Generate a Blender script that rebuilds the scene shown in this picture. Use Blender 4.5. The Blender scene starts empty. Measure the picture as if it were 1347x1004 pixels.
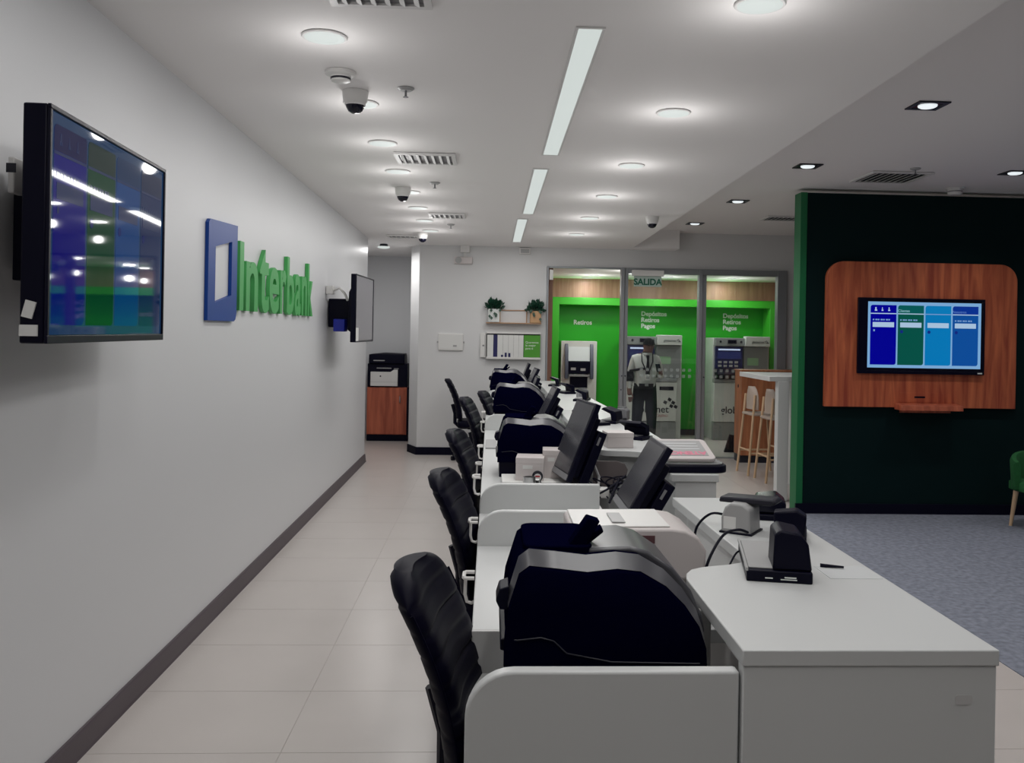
import bpy, math, random
from mathutils import Vector, Matrix
random.seed(7)
S = bpy.context.scene
COL = S.collection
PI = math.pi
# ------------------------------------------------------------------ camera
cam_data = bpy.data.cameras.new('camera')
cam = bpy.data.objects.new('camera', cam_data); COL.objects.link(cam)
cam_data.sensor_fit = 'HORIZONTAL'; cam_data.sensor_width = 36.0
cam_data.lens = 31.5367
cam_data.shift_x = -0.023415; cam_data.shift_y = -0.048209
cam_data.clip_start = 0.05; cam_data.clip_end = 100
yaw, roll = 0.05, 0.018
fw = Vector((math.sin(yaw), math.cos(yaw), 0)); r0 = Vector((math.cos(yaw), -math.sin(yaw), 0)); zz = Vector((0, 0, 1))
rt = r0*math.cos(roll) + zz*math.sin(roll); up = zz*math.cos(roll) - r0*math.sin(roll)
cam.matrix_world = Matrix(((rt.x, up.x, -fw.x, 0), (rt.y, up.y, -fw.y, 0), (rt.z, up.z, -fw.z, 1.7), (0, 0, 0, 1)))
S.camera = cam
# ------------------------------------------------------------------ world and exposure
w = bpy.data.worlds.new('world'); S.world = w; w.use_nodes = True
w.node_tree.nodes['Background'].inputs[0].default_value = (.75, .8, .9, 1)
w.node_tree.nodes['Background'].inputs[1].default_value = .15
S.view_settings.view_transform = 'Standard'; S.view_settings.look = 'None'
S.view_settings.gamma = 1.0; S.view_settings.use_curve_mapping = False
S.view_settings.exposure = 0.0
DOWN_W, STRIP_W, SPOT_W, LOBBY_W = 4.4, 13.0, 5.2, 11.5
CEIL_FILL = .36                        # share of a downlight's power given to an unseen fill light brightening the ceiling
LAMP = (.55, .60, .58)          # how bright a lit diffuser looks
# ------------------------------------------------------------------ helpers
def lin(r, g, b):
    f = lambda c: (c/255/12.92) if c/255 <= .04045 else ((c/255+.055)/1.055)**2.4
    return (f(r), f(g), f(b))
def mat(name, col, rough=.5, metal=0., spec=.5, emit=None, es=1., noise=0., nscale=20., bump=0., bscale=200.):
    m = bpy.data.materials.new(name); m.use_nodes = True
    nt = m.node_tree; b = nt.nodes['Principled BSDF']
    b.inputs['Base Color'].default_value = (*col, 1); b.inputs['Roughness'].default_value = rough
    b.inputs['Metallic'].default_value = metal; b.inputs['Specular IOR Level'].default_value = spec
    if emit:
        b.inputs['Emission Color'].default_value = (*emit, 1); b.inputs['Emission Strength'].default_value = es
    tc = None
    if noise or bump:
        tc = nt.nodes.new('ShaderNodeTexCoord')
    if noise:
        n = nt.nodes.new('ShaderNodeTexNoise'); n.inputs['Scale'].default_value = nscale; n.inputs['Detail'].default_value = 4
        nt.links.new(tc.outputs['Object'], n.inputs['Vector'])
        mx = nt.nodes.new('ShaderNodeMix'); mx.data_type = 'RGBA'
        mx.inputs['A'].default_value = (*[c*(1-noise) for c in col], 1); mx.inputs['B'].default_value = (*[min(1, c*(1+noise)) for c in col], 1)
        nt.links.new(n.outputs['Fac'], mx.inputs['Factor']); nt.links.new(mx.outputs['Result'], b.inputs['Base Color'])
    if bump:
        n2 = nt.nodes.new('ShaderNodeTexNoise'); n2.inputs['Scale'].default_value = bscale
        nt.links.new(tc.outputs['Object'], n2.inputs['Vector'])
        bp = nt.nodes.new('ShaderNodeBump'); bp.inputs['Strength'].default_value = bump; bp.inputs['Distance'].default_value = .002
        nt.links.new(n2.outputs['Fac'], bp.inputs['Height']); nt.links.new(bp.outputs['Normal'], b.inputs['Normal'])
    return m
def wood(name, c1, c2, axis='Z', scale=6., rough=.45):
    m = bpy.data.materials.new(name); m.use_nodes = True; nt = m.node_tree; b = nt.nodes['Principled BSDF']
    b.inputs['Roughness'].default_value = rough
    tc = nt.nodes.new('ShaderNodeTexCoord'); mp = nt.nodes.new('ShaderNodeMapping')
    mp.inputs['Scale'].default_value = {'Z': (scale*3, scale*3, scale*.25), 'X': (scale*.25, scale*3, scale*3)}[axis]
    n = nt.nodes.new('ShaderNodeTexNoise'); n.inputs['Scale'].default_value = 1.; n.inputs['Detail'].default_value = 6; n.inputs['Distortion'].default_value = .6
    cr = nt.nodes.new('ShaderNodeValToRGB'); cr.color_ramp.elements[0].position = .32; cr.color_ramp.elements[1].position = .68
    cr.color_ramp.elements[0].color = (*c1, 1); cr.color_ramp.elements[1].color = (*c2, 1)
    nt.links.new(tc.outputs['Object'], mp.inputs['Vector']); nt.links.new(mp.outputs['Vector'], n.inputs['Vector'])
    nt.links.new(n.outputs['Fac'], cr.inputs['Fac']); nt.links.new(cr.outputs['Color'], b.inputs['Base Color'])
    return m
def glass_mat(name, tint=(.93, .97, .95), gl=.12, haze=0.):
    m = bpy.data.materials.new(name); m.use_nodes = True; nt = m.node_tree; nt.nodes.clear()
    o = nt.nodes.new('ShaderNodeOutputMaterial'); t = nt.nodes.new('ShaderNodeBsdfTransparent'); t.inputs[0].default_value = (*tint, 1)
    g = nt.nodes.new('ShaderNodeBsdfGlossy'); g.inputs['Roughness'].default_value = .02
    f = nt.nodes.new('ShaderNodeFresnel'); f.inputs[0].default_value = 1.5
    mm = nt.nodes.new('ShaderNodeMath'); mm.operation = 'MULTIPLY_ADD'; mm.inputs[1].default_value = 1.; mm.inputs[2].default_value = gl*.3
    mx = nt.nodes.new('ShaderNodeMixShader')
    nt.links.new(f.outputs[0], mm.inputs[0]); nt.links.new(mm.outputs[0], mx.inputs[0]); nt.links.new(t.outputs[0], mx.inputs[1]); nt.links.new(g.outputs[0], mx.inputs[2])
    last = mx
    if haze:
        d = nt.nodes.new('ShaderNodeBsdfDiffuse'); d.inputs[0].default_value = (.8, .85, .83, 1)
        m2 = nt.nodes.new('ShaderNodeMixShader'); m2.inputs[0].default_value = haze
        nt.links.new(mx.outputs[0], m2.inputs[1]); nt.links.new(d.outputs[0], m2.inputs[2]); last = m2
    nt.links.new(last.outputs[0], o.inputs[0])
    return m

class MB:
    def __init__(s): s.v = []; s.f = []; s.m = []
    def add(s, vs, fs, mi=0):
        k = len(s.v); s.v += [tuple(v) for v in vs]; s.f += [tuple(i+k for i in f) for f in fs]; s.m += [mi]*len(fs); return s
    def box(s, a, b, mi=0, rot=None, ctr=None):
        (x0, y0, z0), (x1, y1, z1) = a, b
        vs = [Vector(p) for p in [(x0,y0,z0),(x1,y0,z0),(x1,y1,z0),(x0,y1,z0),(x0,y0,z1),(x1,y0,z1),(x1,y1,z1),(x0,y1,z1)]]
        if rot is not None:
            c = Vector(ctr) if ctr is not None else sum(vs, Vector())/8
            vs = [rot @ (v-c) + c for v in vs]
        return s.add(vs, [(0,3,2,1),(4,5,6,7),(0,1,5,4),(1,2,6,5),(2,3,7,6),(3,0,4,7)], mi)
    def cyl(s, p0, p1, r0, r1=None, n=16, mi=0, caps=True):
        r1 = r0 if r1 is None else r1; p0 = Vector(p0); p1 = Vector(p1); d = (p1-p0).normalized()
        a = d.orthogonal().normalized(); b = d.cross(a); vs = []
        for p, r in ((p0, r0), (p1, r1)):
            vs += [p + a*math.cos(2*PI*i/n)*r + b*math.sin(2*PI*i/n)*r for i in range(n)]
        fs = [(i, (i+1) % n, n+(i+1) % n, n+i) for i in range(n)]
        if caps: fs += [tuple(reversed(range(n))), tuple(range(n, 2*n))]
        return s.add(vs, fs, mi)
    def tube(s, pts, r, n=8, mi=0):
        pts = [Vector(p) for p in pts]; rs = r if isinstance(r, (list, tuple)) else [r]*len(pts); vs = []; a = None
        for i, p in enumerate(pts):
            d = (pts[min(i+1, len(pts)-1)] - pts[max(i-1, 0)]).normalized()
            a = d.orthogonal().normalized() if a is None else (a - d*a.dot(d)).normalized()
            b = d.cross(a)
            vs += [p + a*math.cos(2*PI*j/n)*rs[i] + b*math.sin(2*PI*j/n)*rs[i] for j in range(n)]
        fs = [(i*n+j, i*n+(j+1) % n, (i+1)*n+(j+1) % n, (i+1)*n+j) for i in range(len(pts)-1) for j in range(n)]
        fs += [tuple(reversed(range(n))), tuple(range((len(pts)-1)*n, len(pts)*n))]
        return s.add(vs, fs, mi)
    def prism(s, poly, ax, a, b, mi=0):
        """poly: 2D points; ax: extrusion axis ('x': (y,z), 'y': (x,z), 'z': (x,y))"""
        mk = {'x': lambda p, t: (t, p[0], p[1]), 'y': lambda p, t: (p[0], t, p[1]), 'z': lambda p, t: (p[0], p[1], t)}[ax]
        n = len(poly); vs = [mk(p, a) for p in poly] + [mk(p, b) for p in poly]
        fs = [(i, (i+1) % n, n+(i+1) % n, n+i) for i in range(n)] + [tuple(reversed(range(n))), tuple(range(n, 2*n))]
        return s.add(vs, fs, mi)
    def loft(s, rings, mi=0, closed=True, caps=True):
        n = len(rings[0]); vs = [p for r in rings for p in r]
        fs = [(i*n+j, i*n+(j+1) % n, (i+1)*n+(j+1) % n, (i+1)*n+j) for i in range(len(rings)-1) for j in range(n if closed else n-1)]
        if caps and closed: fs += [tuple(reversed(range(n))), tuple(range((len(rings)-1)*n, len(rings)*n))]
        return s.add(vs, fs, mi)
    def lathe(s, prof, c=(0, 0, 0), n=24, mi=0):
        """prof: (r, z) from one end to the other, about the z axis"""
        return s.loft([[(c[0]+r*math.cos(2*PI*i/n), c[1]+r*math.sin(2*PI*i/n), c[2]+z) for i in range(n)] for r, z in prof], mi)
    def sphere(s, c, r, n=12, m=8, mi=0, sc=(1, 1, 1)):
        rings = []
        for k in range(1, m):
            t = PI*k/m
            rings.append([(c[0]+sc[0]*r*math.sin(t)*math.cos(2*PI*i/n), c[1]+sc[1]*r*math.sin(t)*math.sin(2*PI*i/n), c[2]-sc[2]*r*math.cos(t)) for i in range(n)])
        return s.loft(rings, mi)
    def build(s, name, m, parent=None, bevel=0., smooth=False, segs=2, angle=35):
        me = bpy.data.meshes.new(name); me.from_pydata(s.v, [], s.f)
        ms = m if isinstance(m, (list, tuple)) else [m]
        for q in ms: me.materials.append(q)
        if len(ms) > 1: me.polygons.foreach_set('material_index', s.m)
        bmf(me)
        if smooth or bevel:
            me.shade_smooth(); me.set_sharp_from_angle(angle=math.radians(angle))
        o = bpy.data.objects.new(name, me); COL.objects.link(o)
        if parent is not None: o.parent = parent
        if bevel:
            bv = o.modifiers.new('bevel', 'BEVEL'); bv.width = bevel; bv.segments = segs; bv.limit_method = 'ANGLE'; bv.angle_limit = math.radians(40)
        return o
def bmf(me):
    import bmesh
    bm = bmesh.new(); bm.from_mesh(me); bmesh.ops.recalc_face_normals(bm, faces=bm.faces); bm.to_mesh(me); bm.free()
def thing(name, label, cat, loc=(0, 0, 0), rz=0., group=None):
    o = bpy.data.objects.new(name, None); COL.objects.link(o); o.empty_display_size = .1
    o.location = loc; o.rotation_euler = (0, 0, rz); return tag(o, label, cat, group)
def tag(o, label=None, cat=None, group=None, kind=None):
    for k, v in (('label', label), ('category', cat), ('group', group), ('kind', kind)):
        if v: o[k] = v
    return o
def dup(root, loc, rz=None, label=None, scale=None):
    c = root.copy(); COL.objects.link(c); c.location = loc
    if rz is not None: c.rotation_euler = (0, 0, rz)
    if label: c['label'] = label
    if scale: c.scale = (scale,)*3
    for ch in list(root.children):
        k = ch.copy(); COL.objects.link(k); k.parent = c
        for g in list(ch.children):
            q = g.copy(); COL.objects.link(q); q.parent = k
    return c
def struct(name, mb, m, parent=None, **kw):
    o = mb.build(name, m, parent, **kw)
    if parent is None: o['kind'] = 'structure'
    return o
def text_mesh(txt, size=1., extrude=0., offset=0., align='LEFT', spacing=1.):
    cu = bpy.data.curves.new('t', 'FONT'); cu.body = txt; cu.size = size; cu.extrude = extrude; cu.offset = offset; cu.align_x = align
    cu.space_line = spacing; cu.resolution_u = 4
    ob = bpy.data.objects.new('t', cu); COL.objects.link(ob)
    dg = bpy.context.evaluated_depsgraph_get(); dg.update()
    me = bpy.data.meshes.new_from_object(ob.evaluated_get(dg))
    bpy.data.objects.remove(ob); bpy.data.curves.remove(cu)
    return me
def text_obj(name, txt, m, parent, origin, X, Y, size, extrude=.001, offset=0., align='LEFT', spacing=1.):
    """flat lettering with its baseline direction X and its up direction Y"""
    me = text_mesh(txt, size, extrude, offset, align, spacing); me.name = name
    X = Vector(X).normalized(); Y = Vector(Y).normalized(); Z = X.cross(Y); O = Vector(origin)
    for v in me.vertices: v.co = O + X*v.co.x + Y*v.co.y + Z*v.co.z
    me.materials.clear(); me.materials.append(m)
    o = bpy.data.objects.new(name, me); COL.objects.link(o)
    if parent is not None: o.parent = parent
    return o
def rrect(x0, y0, x1, y1, r, n=6, corners=(1, 1, 1, 1)):
    pts = []
    for k, (cx, cy, a0) in enumerate([(x0+r, y0+r, PI), (x1-r, y0+r, 1.5*PI), (x1-r, y1-r, 0), (x0+r, y1-r, .5*PI)]):
        if corners[k]: pts += [(cx+r*math.cos(a0+.5*PI*i/n), cy+r*math.sin(a0+.5*PI*i/n)) for i in range(n+1)]
        else: pts.append([(x0, y0), (x1, y0), (x1, y1), (x0, y1)][k])
    return pts
ORD = ['nearest', 'second', 'third', 'fourth', 'fifth', 'sixth', 'seventh', 'eighth', 'ninth', 'tenth', 'eleventh', 'farthest']
def light(name, parent, loc, power, size, kind='DISK', sy=None, col=(1, .985, .97), spread=PI):
    l = bpy.data.lights.new(name, 'AREA'); l.energy = power; l.shape = kind; l.size = size; l.color = col; l.spread = spread
    if sy: l.size_y = sy
    o = bpy.data.objects.new(name, l); COL.objects.link(o); o.location = loc
    if parent is not None: o.parent = parent
    return o
# ------------------------------------------------------------------ materials
M = {}
M['wall'] = mat('wall_paint', (.69, .697, .712), .42, spec=.35, bump=.12, bscale=120)
M['wall_far'] = mat('far_wall_paint', (.68, .68, .68), .55, bump=.1, bscale=120)
M['ceil'] = mat('ceiling_paint', (.88, .86, .85), .8, bump=.08, bscale=90)
M['ceil2'] = mat('right_ceiling_paint', (.86, .83, .82), .8, bump=.08, bscale=90)
M['tile'] = mat('beige_porcelain', (.54, .50, .475), .28, spec=.45, noise=.05, nscale=3)
M['grout'] = mat('grout', (.47, .43, .41), .8)
M['skirt'] = mat('brown_skirting', (.075, .058, .068), .45)
M['skirt_black'] = mat('black_skirting', (.004, .004, .014), .6, spec=.08)
M['white'] = mat('white_laminate', (.60, .612, .608), .35, spec=.4, bump=.04, bscale=300)
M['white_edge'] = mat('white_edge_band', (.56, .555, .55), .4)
M['whitep'] = mat('white_plastic', (.72, .71, .69), .38)
M['cream'] = mat('cream_plastic', (.62, .57, .56), .4)
M['black'] = mat('black_plastic', (.001, .001, .010), .45, spec=.14, bump=.1, bscale=500)
M['black_gl'] = mat('black_gloss', (.002, .002, .012), .18, spec=.4)
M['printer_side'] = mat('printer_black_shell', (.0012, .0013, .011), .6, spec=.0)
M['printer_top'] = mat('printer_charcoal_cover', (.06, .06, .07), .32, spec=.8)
M['dark'] = mat('dark_grey_plastic', (.02, .02, .03), .4, spec=.3)
M['grey'] = mat('grey_plastic', (.20, .20, .21), .4)
M['lgrey'] = mat('light_grey_plastic', (.38, .38, .38), .4)
M['leather'] = mat('black_leather', (.001, .0008, .008), .5, spec=.07, bump=.15, bscale=250)
M['chrome'] = mat('brushed_steel', (.55, .55, .55), .3, metal=1.)
M['alu'] = mat('grey_aluminium', (.30, .315, .33), .45, metal=.35)
M['bezel'] = mat('monitor_bezel', (.002, .002, .012), .35, spec=.2)
M['mscreen'] = mat('monitor_screen', (.05, .05, .058), .22, spec=.6)
M['lamp'] = mat('lit_diffuser', (.12, .12, .12), .5, emit=LAMP, es=1.)
M['lamp_rim'] = mat('lamp_rim', (.72, .71, .70), .45)
M['lamp_spot'] = mat('lit_spot_lens', (.8, .8, .8), .5, emit=(.72, .78, .80), es=1.)
M['blue'] = mat('logo_blue_acrylic', lin(18, 64, 144), .4, spec=.25)
M['green'] = mat('logo_green_acrylic', lin(76, 168, 92), .45, spec=.3)
M['lobby_green'] = mat('bright_green_panel', lin(30, 162, 22), .4)
M['lobby_green2'] = mat('green_frame', lin(62, 180, 44), .4)
M['green_dark'] = mat('shaded_dark_green_paint', (.0012, .0115, .0125), .65, spec=.12)
M['green_edge'] = mat('lit_green_edge_paint', (.003, .135, .042), .5)
M['panel_wood'] = wood('reddish_wood_veneer', lin(152, 66, 46), lin(208, 114, 74))
M['cab_wood'] = wood('cabinet_wood', lin(152, 72, 50), lin(196, 106, 76))
M['lobby_wood'] = wood('lobby_wood_veneer', lin(140, 98, 80), lin(164, 122, 102))
M['bar_wood'] = wood('bar_wood_veneer', lin(150, 92, 62), lin(188, 122, 84))
M['stool_wood'] = wood('pale_stool_wood', lin(190, 158, 124), lin(214, 182, 148))
M['pale_wood'] = wood('pale_shelf_wood', lin(150, 118, 92), lin(186, 150, 118), 'X')
M['carpet'] = mat('grey_blue_carpet', lin(130, 134, 146), .95, spec=.1, noise=.55, nscale=24, bump=1., bscale=420)
M['navy'] = mat('navy_print', lin(22, 22, 84), .5)
M['paper'] = mat('paper', (.72, .72, .70), .7)
M['paper_grey'] = mat('grey_printed_sheet', (.55, .565, .57), .6)
M['leaf'] = mat('plant_leaf', lin(14, 62, 44), .5, noise=.4, nscale=30)
M['pot'] = mat('white_ceramic_pot', (.70, .72, .70), .4)
M['pot_wood'] = mat('tan_pot', lin(190, 150, 110), .6)
M['glass'] = glass_mat('door_glass', (.93, .96, .95), .02, .012)
M['frost'] = glass_mat('frosted_white_film', (.9, .93, .92), .05, .22)
M['txt_white'] = mat('white_lettering', (.78, .82, .78), .5)
M['txt_black'] = mat('black_lettering', (.01, .01, .02), .5)
M['txt_red'] = mat('dark_red_lettering', lin(150, 60, 60), .5)
M['atm'] = mat('atm_light_grey', lin(205, 209, 204), .4)
M['wing'] = mat('blue_grey_plastic', lin(72, 78, 94), .4)
M['atm2'] = mat('atm_mid_grey', lin(136, 140, 140), .4)
M['stool_shell'] = mat('stool_shell', lin(176, 160, 148), .5)
M['chair_green'] = mat('green_velvet', lin(24, 92, 44), .85, noise=.3, nscale=40)
M['pink'] = mat('pink_lettering', lin(215, 130, 150), .5)
M['skin'] = mat('skin', lin(120, 84, 76), .55)
M['shirt'] = mat('white_shirt_cloth', (.60, .61, .585), .8, bump=.3, bscale=60)
M['trouser'] = mat('dark_trouser_cloth', lin(8, 9, 20), .9, spec=.1, noise=.3, nscale=14)
M['cap'] = mat('dark_cap_cloth', lin(14, 17, 20), .9, spec=.1)
M['exit_green'] = mat('exit_sign_green', lin(0, 92, 70), .5)
M['exit_plate'] = mat('exit_plate', lin(172, 190, 182), .4)
def emis(name, c, k=1., rough=.06):
    e = tuple(q*k for q in lin(*c)); return mat(name, (.003, .003, .006), rough, spec=.18, emit=e, es=1.)
# ------------------------------------------------------------------ room shell
zc = lambda y: 3.005-.0115*y         # near ceiling
zr = lambda y: 3.20-.0075*y          # ceiling over the waiting area
def slab(x0, x1, y0, y1, fz, th=.12):
    mb = MB(); v = []
    for dz in (0, th):
        v += [(x0, y0, fz(y0)+dz), (x1, y0, fz(y0)+dz), (x1, y1, fz(y1)+dz), (x0, y1, fz(y1)+dz)]
    return mb.add(v, [(0,1,2,3),(4,7,6,5),(0,4,5,1),(1,5,6,2),(2,6,7,3),(3,7,4,0)])
YB = -3.0
floor = struct('floor', MB().box((-2.6, YB, -.12), (8.2, 15.4, -.0025)), M['grout'])
xs = [-2.03, -.81, .41, 1.63, 2.85, 4.07, 5.29]; y0t = 4.246-12*.6165
for i in range(len(xs)-1):
    src = None
    for k in range(34):
        ya = y0t+k*.6165; yb = ya+.6165; xa, xb = xs[i], xs[i+1]
        if yb > 15.2: break
        if xa >= 2.8 and ya < 8.6: continue
        if i == 3 and ya < 8.6: xb = 2.72
        MB().box((xa+.0014, ya+.0014, -.003), (xb-.0014, yb-.0014, 0)).build('tile', M['tile'], floor)
struct('floor.001', MB().box((2.72, YB, -.004), (8.2, 8.5, .004)), M['carpet'])
struct('ceiling', slab(-2.3, 1.9, YB, 14.3, zc, .4), M['ceil'])
struct('ceiling.001', slab(1.9, 8.2, YB, 12.32, zr), M['ceil2'])
struct('wall_left', MB().box((-1.95, YB, 0), (-1.6, 11.62, 3.2)), M['wall'])
struct('wall_left.001', MB().box((-2.4, 11.62, 0), (-2.2, 14.3, 3.2)), M['wall'])
struct('wall_back.001', MB().box((-2.4, 14.1, 0), (-1.0, 14.3, 3.2)), M['wall'])
far = [(-.99, 12.3), (.75, 12.3), (.75, 12.7), (-1.0, 12.7), (-1.0, 14.2), (-1.13, 14.2), (-1.13, 12.62)]
struct('wall_back', MB().prism(far, 'z', 0, 3.2), M['wall_far'])
struct('wall_back.002', MB().box((.75, 12.3, 2.61), (8.2, 12.5, 3.3)), M['wall_far'])
struct('wall_back.003', MB().box((4.09, 12.3, 0), (8.2, 12.5, 2.61)), M['wall_far'])
struct('trim_1', MB().box((1.9, 12.0, 2.858), (2.52, 12.3, 3.25)), M['ceil'])
struct('wall_right', MB().box((8.0, YB, 0), (8.2, 12.4, 3.3)), M['wall_far'])
struct('wall_front', MB().box((-1.95, YB-.2, 0), (8.2, YB, 3.4)), M['wall_far'])
mb = MB().prism([(-1.6, 0), (-1.6, .095), (-1.59, .095), (-1.584, .085), (-1.578, .012), (-1.572, 0)], 'y', YB, 11.62)
struct('baseboard_left', mb, M['skirt'])
struct('baseboard_back', MB().prism([(-1.145, 12.61), (-1.0, 12.285), (.75, 12.285), (.75, 12.31), (-.985, 12.31), (-1.125, 12.64)], 'z', 0, .105), M['skirt_black'])
struct('baseboard_left.001', MB().box((-2.2, 11.62, 0), (-2.18, 14.1, .1)), M['skirt_black'])
# dark green partition wall; front coloured as in shade, end trim coloured as lit
struct('wall_partition', MB().box((3.02, 8.5, 0), (8.0, 8.66, 3.092)), M['green_dark'])
struct('trim_2', MB().box((2.955, 8.49, 0), (3.02, 8.67, 3.094)), M['green_edge'], bevel=.004)
struct('baseboard_right', MB().box((2.95, 8.475, 0), (8.0, 8.5, .1)), M['skirt_black'])
# lobby behind the glass
struct('wall_back.004', MB().box((.6, 15.1, 0), (5.4, 15.3, 2.8)), M['lobby_wood'])
struct('wall_left.002', MB().box((.65, 12.5, 0), (.85, 15.1, 2.8)), M['lobby_wood'])
struct('wall_right.001', MB().box((5.1, 12.5, 0), (5.3, 15.1, 2.8)), M['lobby_wood'])
struct('ceiling.002', MB().box((.6, 12.5, 2.62), (5.4, 15.3, 2.8)), M['ceil'])
# ------------------------------------------------------------------ ceiling fixtures
def downlight(x, y, z, label, group, power, first=[None], r=.083):
    if first[0] is None:
        t = thing('downlight', label, 'ceiling light', (x, y, z), 0, group); first[0] = t
        MB().lathe([(.078, .0), (.096, .0), (.098, -.003), (.094, -.007), (.088, -.008), (.080, -.006)], n=32).build('rim', M['lamp_rim'], t, smooth=True)
        MB().lathe([(.001, -.0105), (.06, -.0105), (.086, -.0085), (.086, -.001), (.001, -.001)], n=32).build('diffuser', M['lamp'], t)
    else:
        t = dup(first[0], (x, y, z), label=label); t['group'] = group
        for c in list(t.children):
            if c.type == 'LIGHT': bpy.data.objects.remove(c)
    light('lamp_light', t, (0, 0, -.02), power*(1-CEIL_FILL), .15)
    if y < 2.9: return t
    g = bpy.data.lights.new('ceiling_fill', 'POINT'); g.energy = power*CEIL_FILL; g.shadow_soft_size = .04; g.color = (1, .985, .97)  # added unseen point light hanging below the downlight to brighten the ceiling
    o = bpy.data.objects.new('ceiling_fill', g); COL.objects.link(o); o.location = (0, 0, -.22); o.parent = t
    return t
row = [3.91, 4.998, 5.985, 6.97, 7.93, 8.86, 9.78, 10.68]
for i, y in enumerate([1.0, 1.95, 2.92] + row):
    lab = (['round white downlight of the left row above the camera', 'round white downlight of the left row just out of sight overhead', 'round white downlight of the left row before the first one in view'][i]
           if i < 3 else f'round lit downlight on the ceiling near the left wall, {ORD[i-3] if i < 10 else "farthest"} of the left row')
    downlight(-.74, y, zc(y)-.001, lab, 'left row of round downlights', DOWN_W)
row2 = [3.37, 4.99, 6.5, 7.89, 9.28, 10.7]
for i, y in enumerate([.3, 1.85] + row2):
    lab = (['round downlight of the right row above the camera', 'round downlight of the right row before the first one in view'][i]
           if i < 2 else f'round lit downlight right of the long strip lights, {ORD[i-2] if i < 7 else "farthest"} of the right row')
    downlight(1.0, y, zc(y)-.001, lab, 'right row of round downlights', DOWN_W*1.2)
def strip(x, y0, y1, label, power):
    t = thing('strip_light', label, 'ceiling light', (x, (y0+y1)/2, zc((y0+y1)/2)-.001), 0, 'recessed strip lights')
    hl = (y1-y0)/2; k = .0115
    q = lambda yy: -k*yy
    f = MB()
    for a, b, c, d in ((-.062, -.05, -hl-.012, hl+.012), (.05, .062, -hl-.012, hl+.012)):
        f.add([(a, c, q(c)-.006), (b, c, q(c)-.006), (b, d, q(d)-.006), (a, d, q(d)-.006), (a, c, q(c)), (b, c, q(c)), (b, d, q(d)), (a, d, q(d))],
              [(0,3,2,1),(4,5,6,7),(0,1,5,4),(1,2,6,5),(2,3,7,6),(3,0,4,7)])
    for c, d in ((-hl-.012, -hl), (hl, hl+.012)):
        f.box((-.05, c, q(c)-.006), (.05, d, q(c)))
    f.build('frame', M['lamp_rim'], t)
    MB().add([(-.05, -hl, q(-hl)-.003), (.05, -hl, q(-hl)-.003), (.05, hl, q(hl)-.003), (-.05, hl, q(hl)-.003),
              (-.05, -hl, q(-hl)), (.05, -hl, q(-hl)), (.05, hl, q(hl)), (-.05, hl, q(hl))],
             [(0,3,2,1),(4,5,6,7),(0,1,5,4),(1,2,6,5),(2,3,7,6),(3,0,4,7)]).build('diffuser', M['lamp'], t)
    light('lamp_light', t, (0, 0, -.03), power, .1, 'RECTANGLE', y1-y0)
strip(.42, .2, 2.7, 'long recessed strip light above the camera', STRIP_W)
strip(.388, 3.69, 6.2, 'nearest and longest-looking lit strip light in the middle of the ceiling', STRIP_W)
strip(.352, 6.72, 9.08, 'middle strip light, shorter-looking, between the nearest and farthest strips', STRIP_W)
strip(.31, 9.48, 11.65, 'farthest strip light ending above the far wall', STRIP_W*.9)
# square recessed spots over the waiting area
def square_spot(x, y, label, first=[None]):
    z = zr(y)
    if first[0] is None:
        t = thing('square_spotlight', label, 'ceiling light', (x, y, z-.001), 0, 'square recessed spotlights'); first[0] = t
        f = MB(); a, b = .10, .075
        for p, q in (((-a, -a, -.008), (a, -b, 0)), ((-a, b, -.008), (a, a, 0)), ((-a, -b, -.008), (-b, b, 0)), ((b, -b, -.008), (a, b, 0))): f.box(p, q)
        f.build('frame', M['dark'], t)
        MB().box((-b, -b, -.003), (b, b, -.001)).build('reflector', M['black_gl'], t)
        MB().lathe([(.001, -.018), (.045, -.016), (.056, -.010), (.058, -.003), (.001, -.003)], n=24).build('lens', M['lamp_spot'], t, smooth=True)
    else:
        t = dup(first[0], (x, y, z-.001), label=label)
        for c in list(t.children):
            if c.type == 'LIGHT': bpy.data.objects.remove(c)
    light('lamp_light', t, (0, 0, -.03), SPOT_W, .11, spread=2.2)
for (x, y), l in zip([(2.69, 5.46), (2.64, 7.44), (2.59, 9.4), (2.556, 11.26), (4.463, 7.48), (2.72, 3.5), (4.6, 5.4), (4.6, 3.4), (2.74, 1.6), (6.4, 7.4), (6.4, 5.2)],
                     ['nearest square dark-framed spotlight on the right ceiling', 'square spotlight between the nearest one and the green wall end', 'third square spotlight from the camera on the right ceiling',
                      'farthest square spotlight in front of the glass doors', 'square spotlight at the right frame edge above the dark green wall', 'square spotlight overhead right of the camera',
                      'square spotlight outside the frame above the carpet', 'square spotlight far right of the camera over the carpet', 'square spotlight beside the camera over the tiles',
                      'square spotlight over the right end of the green wall', 'square spotlight over the right part of the carpet']):
    square_spot(x, y, l)
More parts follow.
